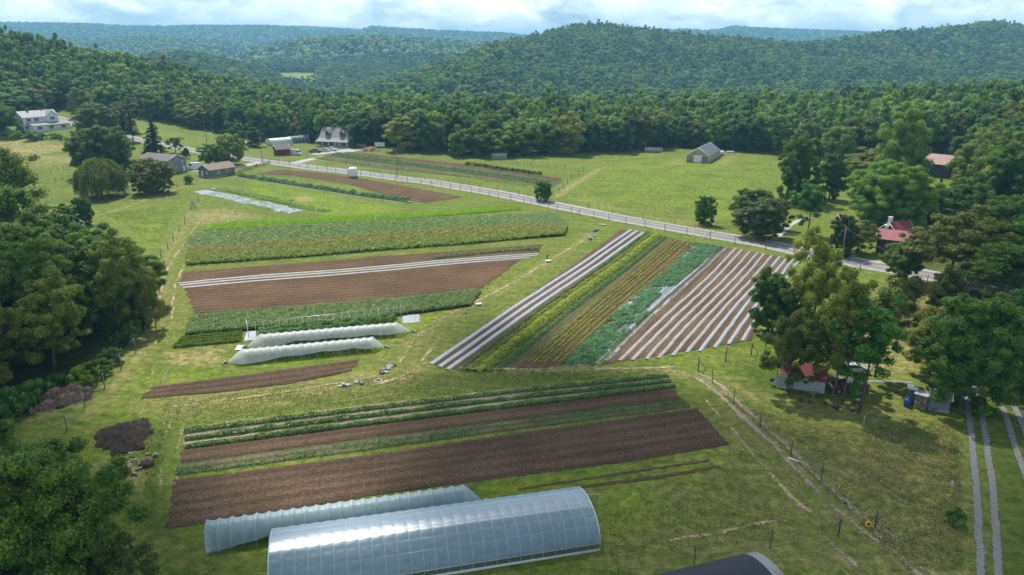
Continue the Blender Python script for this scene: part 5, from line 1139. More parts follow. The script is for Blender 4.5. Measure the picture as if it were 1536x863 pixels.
p = G(749, 238.5); hoophouse('white mobile shelter on wheels at the fence by the tree line', p, yaw(p, 4), 6.2, 2.8, 2.5, 'mulch_w', 4, 1.5, cat='shelter', name='animal_shelter', endm='siding_grey')
# log cabin group
p0_, p1_ = G(1319, 381), G(1373, 384); pc = np.array(p0_)*.5+np.array(p1_)*.5+np.array([1.2, 2.6, 0]); pc = (pc[0], pc[1], float(zt(pc[0], pc[1])))
t, r = house('log_cabin', 'old log cabin with a faded red metal roof beside the road', 'cabin', 0, 0, -3, 8.6, 5.2, 3.4, 5.0, 'logs', 'roof_red', [('F', 1.5, 1.8, .8, 1.)], [('F', -.6, .1, .9, 1.9, 'barnwood')], [(-3.0, .6, 5.1, 1.5, 'trim')], p=pc, fnd=False)
p = (pc[0]+4.4, pc[1]+9.5, float(zt(pc[0]+4.4, pc[1]+9.5))); t, r = house('cabin_annex', 'dark wooden building with a bright red gable roof behind the log cabin', 'cabin', 0, 0, 55, 6.5, 4.6, 3.3, 5.2, 'barnwood', 'roof_dred', [('L', 0, 2., .8, .9)], [], [(-2.5, .5, 5.7, 1.4, 'trim')], p=p, fnd=False)
p = G(1262, 338); house('privy', 'tiny hut with a red roof between the trees left of the log cabin', 'shed', 0, 0, 40, 2.2, 2., 1.9, 2.7, 'barnwood', 'roof_dred', [], [('F', 0, .05, .7, 1.6, 'barnwood')], p=p, fnd=False)
p = G(1405, 263); house('old_barn', 'dark wooden barn with a rusty tin roof among the right hand trees', 'barn', 0, 0, -18, 10, 8, 4.6, 7.4, 'barnwood', 'roof_rust', [('F', -2, 2.2, 1., 1.)], [('F', 2, .1, 1.8, 2.6, 'logs')], p=p, fnd=False)

# pavilion with tarp side under the trees
p0_, p1_ = np.array(G(1162, 580)), np.array(G(1236, 592)); ax = p1_-p0_; yw = atan2(ax[1], ax[0]); L = float(np.linalg.norm(ax[:2])); c = (p0_+p1_)/2+np.array([-sin(yw), cos(yw), 0])*2.1
t = thing('pavilion', 'open shelter with a dusty red roof and pale tarp side under the trees', 'shelter', (c[0], c[1], float(zt(c[0], c[1]))), yw)
roof_slabs(L-.6, 4.2, 2.1, 3.3, .1, .25, .08, x0=.3).obj('roof', M['roof_dred'], t)
for x in (-L/2+.05, 0, L/2-.05):
    for y in (-2., 2.): mb = MB(); mb.tube([(x, y, 0), (x, y, 2.1)], .06, 6); mb.obj('post', M['wood_grey'], t)
for i in range(2):
    mb = MB(); P = np.zeros((12, 6, 3)); P[:, :, 0] = np.linspace(-L/2+i*L*.36, [-L/2+L*.34, L/2][i], 12)[:, None]; P[:, :, 1] = -2.15-.04*np.sin(np.arange(12)*1.3)[:, None]; P[:, :, 2] = np.linspace(.1, 1.75, 6); mb.grid(P); mb.obj('tarp', M['tarp_pale'] if 'tarp_pale' in M else M.setdefault('tarp_pale', simple('pale_tarp', (.30,.33,.34), .6, var=.12, scale=1.)), t)
# bulk bag tank by the road
p = G(530, 266); t = thing('water_tank', 'tall white wrapped round tank standing beside the road fence', 'tank', p)
prof = [(1.5, .5), (1.55, .7), (1.62, 2.0), (1.6, 3.0), (1.5, 3.35), (.9, 3.6), (.3, 3.7), (.01, 3.72)]
A = np.linspace(0, 2*pi, 25); P = np.array([[(r_*cos(a)*(1+.03*sin(a*5)), r_*sin(a)*(1+.03*sin(a*5)), z+.06*sin(a*3)*(z > 3)) for r_, z in prof] for a in A]); mb = MB(); mb.grid(P); mb.obj('tank_body', M['tarp_white'], t)
mb = MB(); mb.box((0, 0, .25), (2.6, 2.6, .5)); mb.obj('stand', M['wood_grey'], t); mb = MB(); mb.tube([(-2.2, -.4, 0), (-1.5, -.2, 2.2)], .09, 5); mb.obj('prop', M['wood_grey'], t)
# propane tank
p = G(1081, 233.5); t = thing('gas_tank', 'white rounded gas tank beside the greenhouse barn', 'tank', p, yaw(p, 55)); mb = MB()
mb.tube([(-1.9, 0, 1.2), (-1.75, 0, 1.2), (-1.4, 0, 1.2), (1.4, 0, 1.2), (1.75, 0, 1.2), (1.9, 0, 1.2)], [.2, .6, .9, .9, .6, .2], 14); mb.obj('tank_body', M['white'], t)
for x in (-1., 1.): mb = MB(); mb.box((x, 0, .2), (.3, 1.2, .5)); mb.obj('foot', M['stone'], t)
p = G(1096, 229.5); t = thing('covered_pile', 'small heap under a blue grey cover right of the gas tank', 'pile', p); mb = MB(); iv, f = ICO[2]; mb.add(iv*np.array([2., 1., .7])*(1+.1*rng.normal(size=(len(iv), 1)))+np.array([0, 0, .2]), f, 0, True); mb.obj('tarp', M['tarp_grey'], t)

# ------------------------------------------------------------------ vehicles
def paint_mat(name, col):
    m, N = newmat(name); N.out(N('ShaderNodeBsdfPrincipled', 0, Base_Color=(*col, 1), Roughness=.25, Specular_IOR_Level=.6, Coat_Weight=.5)); return m
M['car_white'] = paint_mat('white_car_paint', (.70,.71,.72)); M['car_grey'] = paint_mat('dark_grey_car_paint', (.07,.085,.095)); M['car_maroon'] = paint_mat('maroon_car_paint', (.12,.012,.02)); M['car_silver'] = paint_mat('silver_car_paint', (.40,.42,.43)); M['tyre'] = simple('tyre_rubber', (.02,.02,.02), .9); M['rim'] = simple('wheel_rim', (.45,.46,.47), .35, .5, .7)
M['lamp'] = simple('headlamp_glass', (.7,.7,.68), .15, .7)
BODY = {
 'van': (5.9, 2.0, [(0,.45),(0,2.3),(.15,2.55),(4.3,2.6),(4.75,2.4),(5.35,1.45),(5.85,1.2),(5.9,.45)], [(4.05,1.55),(4.15,2.3),(4.72,2.3),(5.28,1.5)], (1.1, 4.9)),
 'suv': (4.7, 1.85, [(0,.4),(.0,1.0),(.15,1.65),(.5,1.75),(2.8,1.75),(3.45,1.12),(4.55,1.0),(4.7,.75),(4.7,.4)], [(.35,1.12),(.55,1.62),(2.75,1.62),(3.3,1.12)], (.95, 3.75)),
 'sedan': (4.6, 1.8, [(0,.4),(.02,.95),(.7,1.02),(1.3,1.45),(2.6,1.45),(3.4,1.0),(4.5,.85),(4.6,.6),(4.6,.4)], [(.95,1.03),(1.38,1.38),(2.55,1.38),(3.2,1.03)], (.9, 3.7)),
 'pickup': (5.6, 1.95, [(0,.5),(0,1.15),(1.9,1.15),(1.95,1.85),(3.5,1.85),(4.15,1.25),(5.5,1.15),(5.6,.8),(5.6,.5)], [(2.05,1.25),(2.1,1.75),(3.45,1.75),(4.0,1.25)], (1.05, 4.6)),
}
def car(kind, px, py, heading, mt, label, name=None, p=None, group=None):
    L, Wd, prof, win, axles = BODY[kind]; p = p or G(px, py)
    t = thing(name or {'van': 'van', 'suv': 'parked_car', 'sedan': 'parked_car', 'pickup': 'pickup_truck'}[kind], label, {'van': 'van', 'pickup': 'truck'}.get(kind, 'car'), p, heading, group)
    def shell(pf, wfun, mname, nm):
        mb = MB(); k = len(pf); v = []
        for sg in (-1, 1): v += [(x-L/2, sg*wfun(z), z) for x, z in pf]
        mb.add(v, [[j, (j+1) % k, k+(j+1) % k, k+j] for j in range(k)]); mb.f.append((np.array([list(range(k))[::-1]]), 0, False)); mb.f.append((np.array([list(range(k, 2*k))]), 0, False)); return mb.obj(nm, M[mname], t)
    wf = lambda z: Wd/2*(1-.16*max(0, (z-1.0))/1.0) if kind != 'van' else Wd/2*(1-.06*max(0, z-1.2))
    shell(prof, wf, mt, 'body')
    shell(win, lambda z: wf(z)+.012, 'glass', 'side_window')
    # windscreen: slightly proud quad at the front slope
    a, b = win[-1], win[-2]; mb = MB(); ox, oz = .06, .05
    mb.add([(a[0]+.14-L/2+ox, -wf(a[1])*.86, a[1]+oz), (a[0]+.14-L/2+ox, wf(a[1])*.86, a[1]+oz), (b[0]+.06-L/2+ox, wf(b[1])*.82, b[1]+oz+.06), (b[0]+.06-L/2+ox, -wf(b[1])*.82, b[1]+oz+.06)], [[0, 1, 2, 3]]); mb.obj('windscreen', M['glass'], t)
    for ax in axles:
        for sg in (-1, 1):
            w = MB(); w.tube([(ax-L/2, sg*(Wd/2-.22), .36), (ax-L/2, sg*(Wd/2+.02), .36)], .36, 14); wo = w.obj('wheel', M['tyre'], t)
            w = MB(); w.tube([(ax-L/2, sg*(Wd/2+.0), .36), (ax-L/2, sg*(Wd/2+.035), .36)], .22, 10); w.obj('rim', M['rim'], wo)
    for sg in (-1, 1): h = MB(); h.box((L/2-.02, sg*Wd*.36, .78), (.08, .35, .16)); h.obj('headlight', M['lamp'], t)
    return t
car('van', 293, 254, radians(200), 'car_white', 'white van parked between the grey house and the cottage')
car('van', 443, 233, radians(-20), 'car_white', 'white van with its side door by the red shed'); car('pickup', 473, 229.5, radians(172), 'car_grey', 'dark grey pickup parked before the grey farmhouse')
car('suv', 487, 228, radians(165), 'car_white', 'white car between the dark pickup and the white pickup'); car('pickup', 497, 226.5, radians(170), 'car_white', 'white pickup rightmost in the row before the porch')
car('suv', 541, 219.5, radians(30), 'car_silver', 'silver car parked at the right side of the grey farmhouse'); car('sedan', 548, 223, radians(15), 'car_grey', 'dark car near the dirt heap right of the farmhouse')
car('suv', 1271, 588, radians(172), 'car_maroon', 'maroon car parked under the trees beside the shelter'); car('sedan', 1278, 558, radians(-5), 'car_silver', 'silver car half hidden behind the tree trunks')
p = G(570.5, 221.5); t = thing('trailer', 'white box trailer with rounded front by the dirt heap', 'trailer', p, yaw(p, -12)); mb = MB(); mb.prism([(-1.1, .5), (1.1, .5), (1.1, 2.2), (.9, 2.5), (-.9, 2.5), (-1.1, 2.2)], (-2.4, 0, 0), (2.4, 0, 0)); mb.obj('body', M['car_white'], t)
for sg in (-1, 1): w = MB(); w.tube([(-.2, sg*.9, .35), (-.2, sg*1.12, .35)], .35, 12); w.obj('wheel', M['tyre'], t)
mb = MB(); mb.tube([(2.4, 0, .55), (3.5, 0, .5)], .06, 5); mb.obj('hitch', M['black'], t)
# poles
def pole(px, py, top, label, arm=True, r=.14, p=None, lamp=False):
    p = p or G(px, py); h = height_at(p, top); t = thing('utility_pole', label, 'pole', p, yaw(p, 15)); mb = MB(); mb.tube([(0, 0, -.5), (0, 0, h)], [r*1.2, r*.8], 7); mb.obj('shaft', M['wood_grey'], t)
    if arm: mb = MB(); mb.box((0, .12, h-.5), (2.2, .1, .12)); mb.obj('crossarm', M['wood_grey'], t); 
    if lamp: mb = MB(); mb.tube([(0, 0, h-1.2), (.25, 0, h-1.2)], .2, 8); mb.obj('transformer', M['rim'], t)
    return (p[0], p[1], p[2]+h-.3)
ta = pole(394, 246, 205, 'wooden utility pole with a transformer before the pale greenhouse', lamp=True); tb = pole(311, 222, 193, 'slim utility pole in the green meadow behind the road'); tc_ = pole(596, 266, 224, 'wooden utility pole across the road from the corn', arm=False)
td = pole(1472, 458, 423, 'pale utility pole at the drive on the right'); te = pole(1262, 392, 340, 'utility pole hidden by trees near the log cabin', arm=False)
def cable(a, b, sag, label):
    a, b = np.array(a), np.array(b); s = np.linspace(0, 1, 24)[:, None]; P = a+(b-a)*s; P[:, 2] -= (sag*4*s*(1-s))[:, 0]; mb = MB(); mb.tube(P-a, .02, 4); o = mb.obj('power_line', M['wire'], None, tuple(a)); tag(o, label, 'cable')
cable(td, te, 1.6, 'thin power line from the pale pole to the cabin trees'); cable(te, (pc[0]-2.2, pc[1], pc[2]+4.6) if False else (G(1352, 352, 4.)[0], G(1352, 352, 4.)[1], 5.), .8, 'thin power line reaching the log cabin roof')
cable(tb, ta, 2.5, 'thin power line over the left meadow'); cable(ta, tc_, 3., 'thin power line above the roadside')
for (px, base, top, lb) in ((124, 38, 27, 'thin radio mast on the far left ridge'), (1058, 46, 31, 'thin radio mast on the far ridge right of the summit')):
    p = G(px, base+3); h = height_at(p, top); t = thing('radio_mast', lb, 'mast', p); mb = MB()
    for a in (0, 2.1, 4.2): mb.tube([(1.6*cos(a), 1.6*sin(a), 0), (.7*cos(a), .7*sin(a), h)], .38, 4)
    mb.obj('lattice', M['rim'], t)
# ------------------------------------------------------------------ single trees
T = tree
# left
T('maple', 150, 200, 154, 62, 'large round light green tree right of the white farmhouse', 0, name='tree', leaf='leaf_light'); T('near_light', 125, 176, 133, 40, 'bright green tree at the foot of the left wooded hill', 1)
T('near_olive', 190, 198, 148, 44, 'yellow green tree behind the two pines', 1)
T('maple', 158, 262, 188, 82, 'dark full maple in the left meadow before the pines', 0); T('willow', 153, 296, 238, 66, 'weeping willow with hanging strands in the left meadow', 0)
T('maple', 230, 290, 239, 58, 'spreading olive green tree with a dark trunk before the grey house', 0, name='tree', leaf='leaf_olive'); T('conifer', 234, 238, 176, 42, 'layered spruce behind the grey house', 0)
T('pine', 188, 208, 164, 20, 'thin pine left of its twin by the far road', 0); T('pine', 200, 213, 167, 22, 'thin pine right of its twin by the far road', 0)
T('sparse', 263, 230, 204, 24, 'small reddish tree beside the road bend', 1, leaf='leaf_olive'); T('sparse', 120, 208, 180, 14, 'young thin tree right of the white farmhouse', 1)
T('near', 318, 250, 214, 32, 'dark round tree left of its lighter twin behind the cottage', 0); T('near_light', 346, 247, 197, 42, 'light round tree behind the cottage', 0, leaf='leaf_olive')
T('near', 357, 222, 182, 27, 'dark oval tree left of the pale greenhouse', 1); T('near', 383, 220, 192, 25, 'green round tree behind the utility pole', 2)
T('near', 14, 186, 136, 56, 'dark broad tree behind the white farmhouse', 0); T('near', 50, 182, 136, 46, 'tall green tree behind the farmhouse roof', 2); T('near_light', -8, 205, 150, 60, 'green tree at the left edge behind the farmhouse', 1, leaf='leaf_near')
T('bush', 2, 203, 176, 44, 'broad dark bush mass left of the white farmhouse', 0, cat='shrub'); T('bush', 20, 209, 195, 24, 'round clipped bush at the farmhouse corner', 0, cat='shrub'); T('bush', 50, 210, 197, 28, 'dark bush before the farmhouse front', 0, cat='shrub')
T('bush', 82, 208, 200, 18, 'low bush under the farmhouse wing windows', 0, cat='shrub'); T('bush', 92, 210, 203, 8, 'small round bush right of the farmhouse wing', 0, cat='shrub')
T('near', 446, 209, 180, 26, 'light green narrow tree behind the grey shed', 1, leaf='leaf_light'); T('near', 464, 207, 168, 32, 'green tree left of the grey farmhouse', 2, leaf='leaf_light')
T('near_light', 572, 216, 162, 46, 'tall bright tree right of the grey farmhouse', 0, leaf='leaf_near'); T('near_light', 606, 226, 176, 56, 'light green tree at the edge right of the farmhouse', 1)
T('sparse', 36, 352, 222, 92, 'open branched olive tree at the left edge', 0); T('sparse', 8, 400, 262, 90, 'leafy tree at the left edge below the open branched one', 1, leaf='leaf_near'); T('near', 128, 338, 294, 26, 'small dark tree at the top of the left wood', 0); T('near', 97, 346, 308, 34, 'small dark forked tree above the left wood', 1)
T('near', 70, 356, 322, 30, 'low dark tree above the left wood', 2); T('bush', 280, 237, 222, 10, 'tiny upright evergreen by the road behind the grey house', 0, leaf='leaf_dark', cat='shrub')
T('near_light', 284, 276, 262, 13, 'small bright shrub in the yard beside the cottage', 0, cat='shrub'); T('sparse', 234, 492, 405, 34, 'slim tree leaning over the fence beside the left wood', 0); T('maple', 34, 925, 643, 318, 'huge dark maple filling the lower left corner', 0)
T('near_olive', 170, 930, 800, 120, 'dull olive tree crown below the huge maple', 0); T('near_light', -60, 330, 230, 120, 'tree left of the open branched olive tree', 0, leaf='leaf_near')
# centre
T('near', 815, 302, 270, 24, 'small dark tree at the fence corner by the road', 0); T('near', 1056, 337, 292, 29, 'small oval dark tree alone in the pasture', 0, leaf='leaf_near')
T('near', 1124, 338, 281, 56, 'dull olive round tree behind the dark evergreens', 0, leaf='leaf_olive'); T('near', 1140, 357, 297, 66, 'broad dark evergreen by the road', 1, leaf='leaf_dark'); T('sparse', 1168, 345, 296, 34, 'thin pale tree right of the dark evergreens', 1)
# right
T('near', 1192, 304, 198, 60, 'tall green tree at the pasture edge', 0, leaf='leaf_near'); T('slender', 1210, 352, 264, 44, 'column shaped ivy covered tree beside the path', 0, leaf='leaf_near'); T('near', 1243, 300, 234, 44, 'rounded green tree behind the ivy covered one', 2)
T('near_light', 1252, 250, 184, 56, 'yellow green tree at the wood edge above the path', 0); T('near', 1296, 268, 222, 62, 'pale topped tree behind the big round one', 1, leaf='leaf_olive'); T('near_light', 1345, 296, 165, 76, 'very large bright green tree on the right slope', 1)
T('maple', 1332, 344, 240, 124, 'big round green tree left of the log cabin', 0, leaf='leaf'); T('near', 1262, 384, 320, 34, 'dark shrubby tree left of the log cabin yard', 0, leaf='leaf_dark'); T('near_olive', 1286, 380, 334, 50, 'low spreading olive tree before the log cabin', 0)
T('conifer', 1400, 335, 268, 42, 'dark spruce behind the red gable roof', 0); T('near_olive', 1438, 340, 262, 66, 'grey green tree right of the dark spruce', 1, leaf='leaf_near'); T('near_olive', 1424, 430, 312, 116, 'large olive green tree right of the log cabin', 0)
T('near', 1350, 422, 352, 54, 'small green tree standing before the log cabin wall', 1, leaf='leaf_light'); T('slender', 1496, 470, 352, 92, 'pale trunked tree right of the large olive one', 0, leaf='leaf_near'); T('near', 1413, 480, 404, 56, 'bright young tree with dense leaves by the drive', 2, leaf='leaf_light')
T('near_light', 1396, 225, 176, 56, 'yellow green tree above the old barn', 1, leaf='leaf_olive'); T('near', 1494, 420, 290, 90, 'deep green tree high on the right', 0); T('near_olive', 1446, 292, 205, 56, 'olive tree right of the old barn', 0); T('near', 1520, 340, 220, 90, 'dark tree on the right slope above the pale trunks', 1)
T('near', 1590, 520, 380, 130, 'dark tree at the right edge behind the drive', 2); T('near', 1560, 440, 290, 110, 'dark tree high at the right edge', 1); T('near', 1540, 600, 470, 70, 'dark leafy tree at the right edge beside the gravel ruts', 0)
# group in the yard
T('near_olive', 1216, 505, 352, 84, 'tall green tree at the back of the yard group', 0, leaf='leaf_olive'); T('near', 1158, 500, 405, 66, 'green tree leaning over the plastic strips', 1, leaf='leaf_near'); T('near_olive', 1181, 588, 460, 78, 'olive tree growing beside the pale tarp shelter', 0)
T('near_olive', 1234, 568, 430, 76, 'olive tree behind the red roofed shelter', 1); T('slender', 1247, 600, 398, 58, 'tall slim tree left of the maroon car', 0); T('slender', 1264, 606, 392, 60, 'tall slim tree rising before the maroon car', 1); T('slender', 1290, 614, 436, 80, 'leafy low branched tree right of the maroon car', 0, leaf='leaf_near')
T('slender', 1312, 566, 408, 62, 'slim leaning tree at the middle of the yard group', 1); T('sparse', 1346, 500, 412, 66, 'thin open tree alone on the dry yard', 0); T('sparse', 1206, 560, 480, 60, 'dark tree crown behind the shelter posts', 1, leaf='leaf_near')
T('near', 1440, 612, 440, 122, 'broad dense tree above the grey shed', 0, leaf='leaf_near'); T('near_olive', 1394, 560, 455, 70, 'rounded green tree behind the grey shed', 1, leaf='leaf_olive'); T('near_light', 1482, 560, 450, 76, 'tree overhanging the gravel ruts', 1, leaf='leaf_near')
T('bush', 1435, 788, 764, 28, 'small dark bush alone on the right lawn', 0, cat='shrub')
for i, (px, py, w_) in enumerate([(205,470,30),(216,492,22),(190,520,34),(170,545,30),(148,565,34),(118,582,40),(84,592,40),(50,606,46),(18,622,50),(228,455,20),(-20,640,60),(200,500,26),(132,580,24)]):
    T('bush', px, py, py-w_*.75, w_, 'leafy shrub along the shaded edge of the left wood', 0, 'shrubs along the edge of the left wood', 'shrub')
# right wood fill
fillw = np.array(GL([(1470,345),(1700,345),(1700,225),(1450,232),(1450,250),(1465,275)]))
X, Y = jgrid(120, 420, 170, 400, 9.5); k = sd_poly(X, Y, fillw) > 0; X, Y = X[k], Y[k]; k = (X/Y) < .86; X, Y = X[k], Y[k]; print('right fill', len(X))
for x, y in zip(X, Y):
    kd = 'wood'; cm, tm, Hh_, R = PROTO[kd][int(rng.integers(0, 4))]
    e = thing('tree', 'dark green tree in the wood on the right slope', 'tree', (x, y, float(zt(x, y))), rng.uniform(0, 6.28), 'trees of the wood on the right slope'); w = rng.uniform(.9, 1.2); e.scale = (w, w, rng.uniform(.75, 1.05)); c = link('crown', cm, e); link('trunk', tm, e)
    q = rng.random()
    if q > .7: c.material_slots[0].link = 'OBJECT'; c.material_slots[0].material = M['leaf_light' if q > .93 else 'leaf_olive']

# ------------------------------------------------------------------ heaps, crates and small things
def heap(name, label, cat, px, py, dims, mt, seed, bumps=.18, rz=0.):
    p = G(px, py); r = np.random.default_rng(seed); t = thing(name, label, cat, p, yaw(p, rz)); n = 40; a, b = np.meshgrid(np.linspace(-1, 1, n), np.linspace(-1, 1, n))
    rr = np.sqrt(a*a+b*b); z = np.clip(1-rr**2*(1+.25*np.sin(np.arctan2(b, a)*3+seed)), -.1, 1)**1. if False else np.clip(1-rr*(1+.12*np.sin(np.arctan2(b, a)*3+seed)+.10*np.sin(np.arctan2(b, a)*7+seed*2)+.07*np.sin(np.arctan2(b, a)*13))-.05*r.random((n, n)), -.08, 1)
    z = z*dims[2]+(z > 0)*bumps*r.random(z.shape)*dims[2]+(z > 0)*bumps*wavy(a*4, b*4, 2.5, seed)*dims[2]*.5
    mb = MB(); mb.grid(np.stack([a*dims[0]/2, b*dims[1]/2, z-.02], -1)); mb.obj('heap', mt, t); return t, p, r
M['compost'] = simple('dark_compost', (.045,.036,.030), .95, .1, var=.4, scale=2., bump=.8); M['brush'] = simple('brown_brush', (.15,.11,.08), .95, .1, var=.5, scale=2.5, bump=.8); M['dirtpile'] = simple('reddish_dirt', (.30,.17,.11), .95, .1, var=.3, scale=1., bump=.6)
M['chips'] = simple('pale_wood', (.36,.28,.19), .9, .1, var=.3, scale=3.); M['crate_black'] = simple('black_plastic_crate', (.02,.022,.028), .5, .4); M['crate_pale'] = simple('pale_plastic', (.55,.55,.56), .5, .4); M['blue'] = simple('blue_barrel_plastic', (.015,.06,.30), .4, .5); M['porta'] = simple('teal_plastic', (.035,.11,.12), .5, .4); M['orange'] = simple('yellow_orange_plastic', (.75,.38,.02), .4, .4)
heap('compost_heap', 'large dark compost heap beside the mown track on the left', 'heap', 187, 656, (6.4, 8.6, 1.6), M['compost'], 3)
t, p, r = heap('brush_heap', 'brown heap of old brush below the left wood', 'heap', 92, 600, (7.5, 5.5, 1.3), M['brush'], 5, .5)
mb = MB()
for i in range(160):
    q = np.array([r.normal()*2.1, r.normal()*1.4, .35]); d = r.normal(size=3)*.7; d[2] = abs(d[2])*.4; mb.tube([q-d*.5, q+d+np.array([0, 0, .5])], .02, 3)
mb.obj('twigs', M['wood_grey'], t)
t, p, r = heap('dirt_heap', 'reddish dirt heap beside the parked cars at the grey farmhouse', 'heap', 557, 226.5, (9, 5, 2.1), M['dirtpile'], 8)
t = thing('log_pile', 'scattered pale logs and split wood below the compost heap', 'wood pile', G(194, 705)); r = np.random.default_rng(4)
for i in range(34):
    q = np.array([r.normal()*.8, r.normal()*1.3, .15+.2*r.random()]); a = r.uniform(0, 3.14); d = np.array([cos(a), sin(a), r.normal()*.15])*r.uniform(.2, .45); mb = MB(); mb.tube([q-d, q+d], r.uniform(.08, .16), 7); mb.obj('log', M['chips'], t)
mb = MB(); iv, f = ICO[2]; mb.add(iv*np.array([.75, .65, .6])+np.array([1.6, 1.0, .4]), f, 0, True); mb.obj('stump', M['brush'], t)
def crates(label, px0, py0, px1, py1, n, mats, seed, sz=(.6, .4, .3)):
    a, b = np.array(G(px0, py0)), np.array(G(px1, py1)); r = np.random.default_rng(seed)
    for i in range(n):
        q = a+(b-a)*((i+.5)/n)+np.array([r.normal()*.3, r.normal()*.3, 0]); hh = sz[2]; mt = mats[int(r.integers(0, len(mats)))]
        t = thing('crate', ('black' if 'black' in mt else 'pale')+' plastic crate '+label, 'crate', (q[0], q[1], float(zt(q[0], q[1]))), r.uniform(0, 3.14), 'crates '+label); w, d = sz[0], sz[1]
        mb = MB(); mb.box((0, 0, .03), (w, d, .05))
        for sg in (-1, 1): mb.box((sg*(w/2-.015), 0, hh/2+.03), (.03, d, hh)); mb.box((0, sg*(d/2-.015), hh/2+.03), (w-.06, .03, hh))
        mb.obj('box', M[mt], t); mb = MB(); mb.box((0, 0, hh*.7), (w-.08, d-.08, .1)); mb.obj('contents', M['crate_black' if r.random() < .5 else 'tarp_grey'], t)
crates('in the heap left of the long silver strips', 571, 561, 590, 547, 16, ['crate_black', 'crate_black', 'crate_black', 'crate_pale'], 1, (.6, .42, .22)); crates('in the scattered row on the dry grass', 508, 580, 542, 574, 11, ['crate_pale', 'crate_black'], 2, (.55, .4, .2))
crates('near the top of the long silver strips', 880, 360, 898, 344, 8, ['crate_black', 'crate_pale'], 3, (.8, .55, .3))
def ring(t, c, R, r, mt, nm, axis='z', k=20):
    A = np.linspace(0, 2*pi, k); P = [(c[0]+R*cos(a), c[1]+(R*sin(a) if axis == 'z' else 0), c[2]+(R*sin(a) if axis != 'z' else 0)) for a in A]; mb = MB(); mb.tube(P, r, 6, cap=False); mb.obj(nm, M[mt], t)
p = G(567, 572); t = thing('hose_coil', 'pale hose ring lying below the black crate heap', 'hose', p); ring(t, (0, 0, .08), .55, .07, 'crate_pale', 'coil')
def board_box(px, py, w, d, h, label, mt='chips'):
    p = G(px, py); t = thing('wooden_box', label, 'box', p, yaw(p, 15)); mb = MB(); mb.box((0, 0, h/2), (w, d, h)); mb.obj('box', M[mt], t); mb = MB(); mb.box((0, 0, h+.03), (w+.12, d+.12, .05)); mb.obj('lid', M['crate_pale'], t)
board_box(718, 458, 1.0, .8, .3, 'pale flat box on the grass track beside the corn plot'); board_box(822, 393, 1.1, .9, .3, 'pale flat box on the grass at the right end of the white strips'); board_box(905, 338.5, .8, .6, .3, 'small pale box near the road fence above the crates')
p = G(821, 389); t = thing('pump', 'small dark pump standing on the box by the white strips', 'pump', (p[0], p[1]+.9, p[2])); mb = MB(); mb.tube([(0, 0, 0), (0, 0, .8)], .15, 7); mb.tube([(0, 0, .7), (.5, 0, .75)], .08, 6); mb.obj('body', M['black'], t)
p = G(289, 314); t = thing('tripod', 'wooden tripod brace standing at the left fence', 'tripod', p)
for a in (0.3, 2.4, 4.5): mb = MB(); mb.tube([(1.1*cos(a), 1.1*sin(a), 0), (0, 0, 2.8)], .09, 5); mb.obj('leg', M['wood_grey'], t)
# yard things
p = G(1365, 604); t = thing('portable_toilet', 'teal portable toilet with a pale roof beside the wood stack', 'toilet', p, yaw(p, 8)); mb = MB(); mb.box((0, 0, 1.1), (1.15, 1.15, 2.1)); mb.obj('cabin', M['porta'], t); mb = MB(); mb.box((0, -.59, 1.1), (.8, .05, 1.85)); mb.obj('door', M['porta'], t)
mb = MB(); mb.prism([(-.62, 2.15), (.62, 2.15), (.5, 2.4), (-.5, 2.4)], (-.62, 0, 0), (.62, 0, 0)); mb.obj('roof', M['crate_pale'], t)
p = G(1359.5, 610); t = thing('barrel', 'bright blue plastic barrel before the portable toilet', 'barrel', p); mb = MB(); mb.tube([(0, 0, 0), (0, 0, .1), (0, 0, .5), (0, 0, .55), (0, 0, 1.0), (0, 0, 1.1)], [.3, .38, .38, .4, .38, .3], 14); mb.obj('drum', M['blue'], t); mb = MB(); mb.tube([(.0, 0, 1.1), (.0, 0, 1.5)], .03, 5); mb.obj('pump_pipe', M['crate_pale'], t)
p = G(1380, 611); t = thing('wood_stack', 'stack of split firewood and boards between toilet and grey shed', 'wood pile', p, yaw(p, -8)); r = np.random.default_rng(9)
for i in range(9):
    for j in range(7):
        mb = MB(); c = (-.55+j*.19+.03*r.normal(), 0, .12+i*.2); mb.tube([(c[0], -.75+.1*r.normal(), c[2]), (c[0], .6, c[2])], r.uniform(.075, .1), 6); mb.obj('log', M['wood_grey' if r.random() < .6 else 'chips'], t)
mb = MB(); mb.box((0, 0, 2.05), (1.7, 1.8, .06)); mb.obj('cover_board', M['tarp_grey'], t)
p = G(1407, 612); house('tool_shed', 'small grey board shed with steps under the broad tree', 'shed', 0, 0, 6, 2.3, 2.2, 2.0, 2.5, 'shed_grey', 'roof_grey', [], [('F', 0, .3, .8, 1.6, 'shed_grey')], p=p, oh=.15)
p = G(1402, 618); t = thing('steps', 'weathered wooden steps before the grey shed', 'steps', p, yaw(p, 6))
for i in range(3): mb = MB(); mb.box((0, i*.28, .12+i*.16), (.9, .28, .06)); mb.obj('tread', M['wood_grey'], t)
p = G(1393, 606); t = thing('bucket', 'orange bucket beside the grey shed', 'bucket', p); mb = MB(); mb.tube([(0, 0, 0), (0, 0, .35)], [.16, .2], 12); mb.obj('pail', M['orange'], t); ring(t, (0, 0, .36), .2, .02, 'crate_pale', 'rim')
p = G(1373, 608); t = thing('bucket', 'white bucket beside the wood stack', 'bucket', p); mb = MB(); mb.tube([(0, 0, 0), (0, 0, .35)], [.16, .2], 12); mb.obj('pail', M['crate_pale'], t); ring(t, (0, 0, .36), .2, .02, 'crate_pale', 'rim')
M['stool'] = simple('dark_stump_wood', (.06,.05,.045), .9, var=.3, scale=3.)
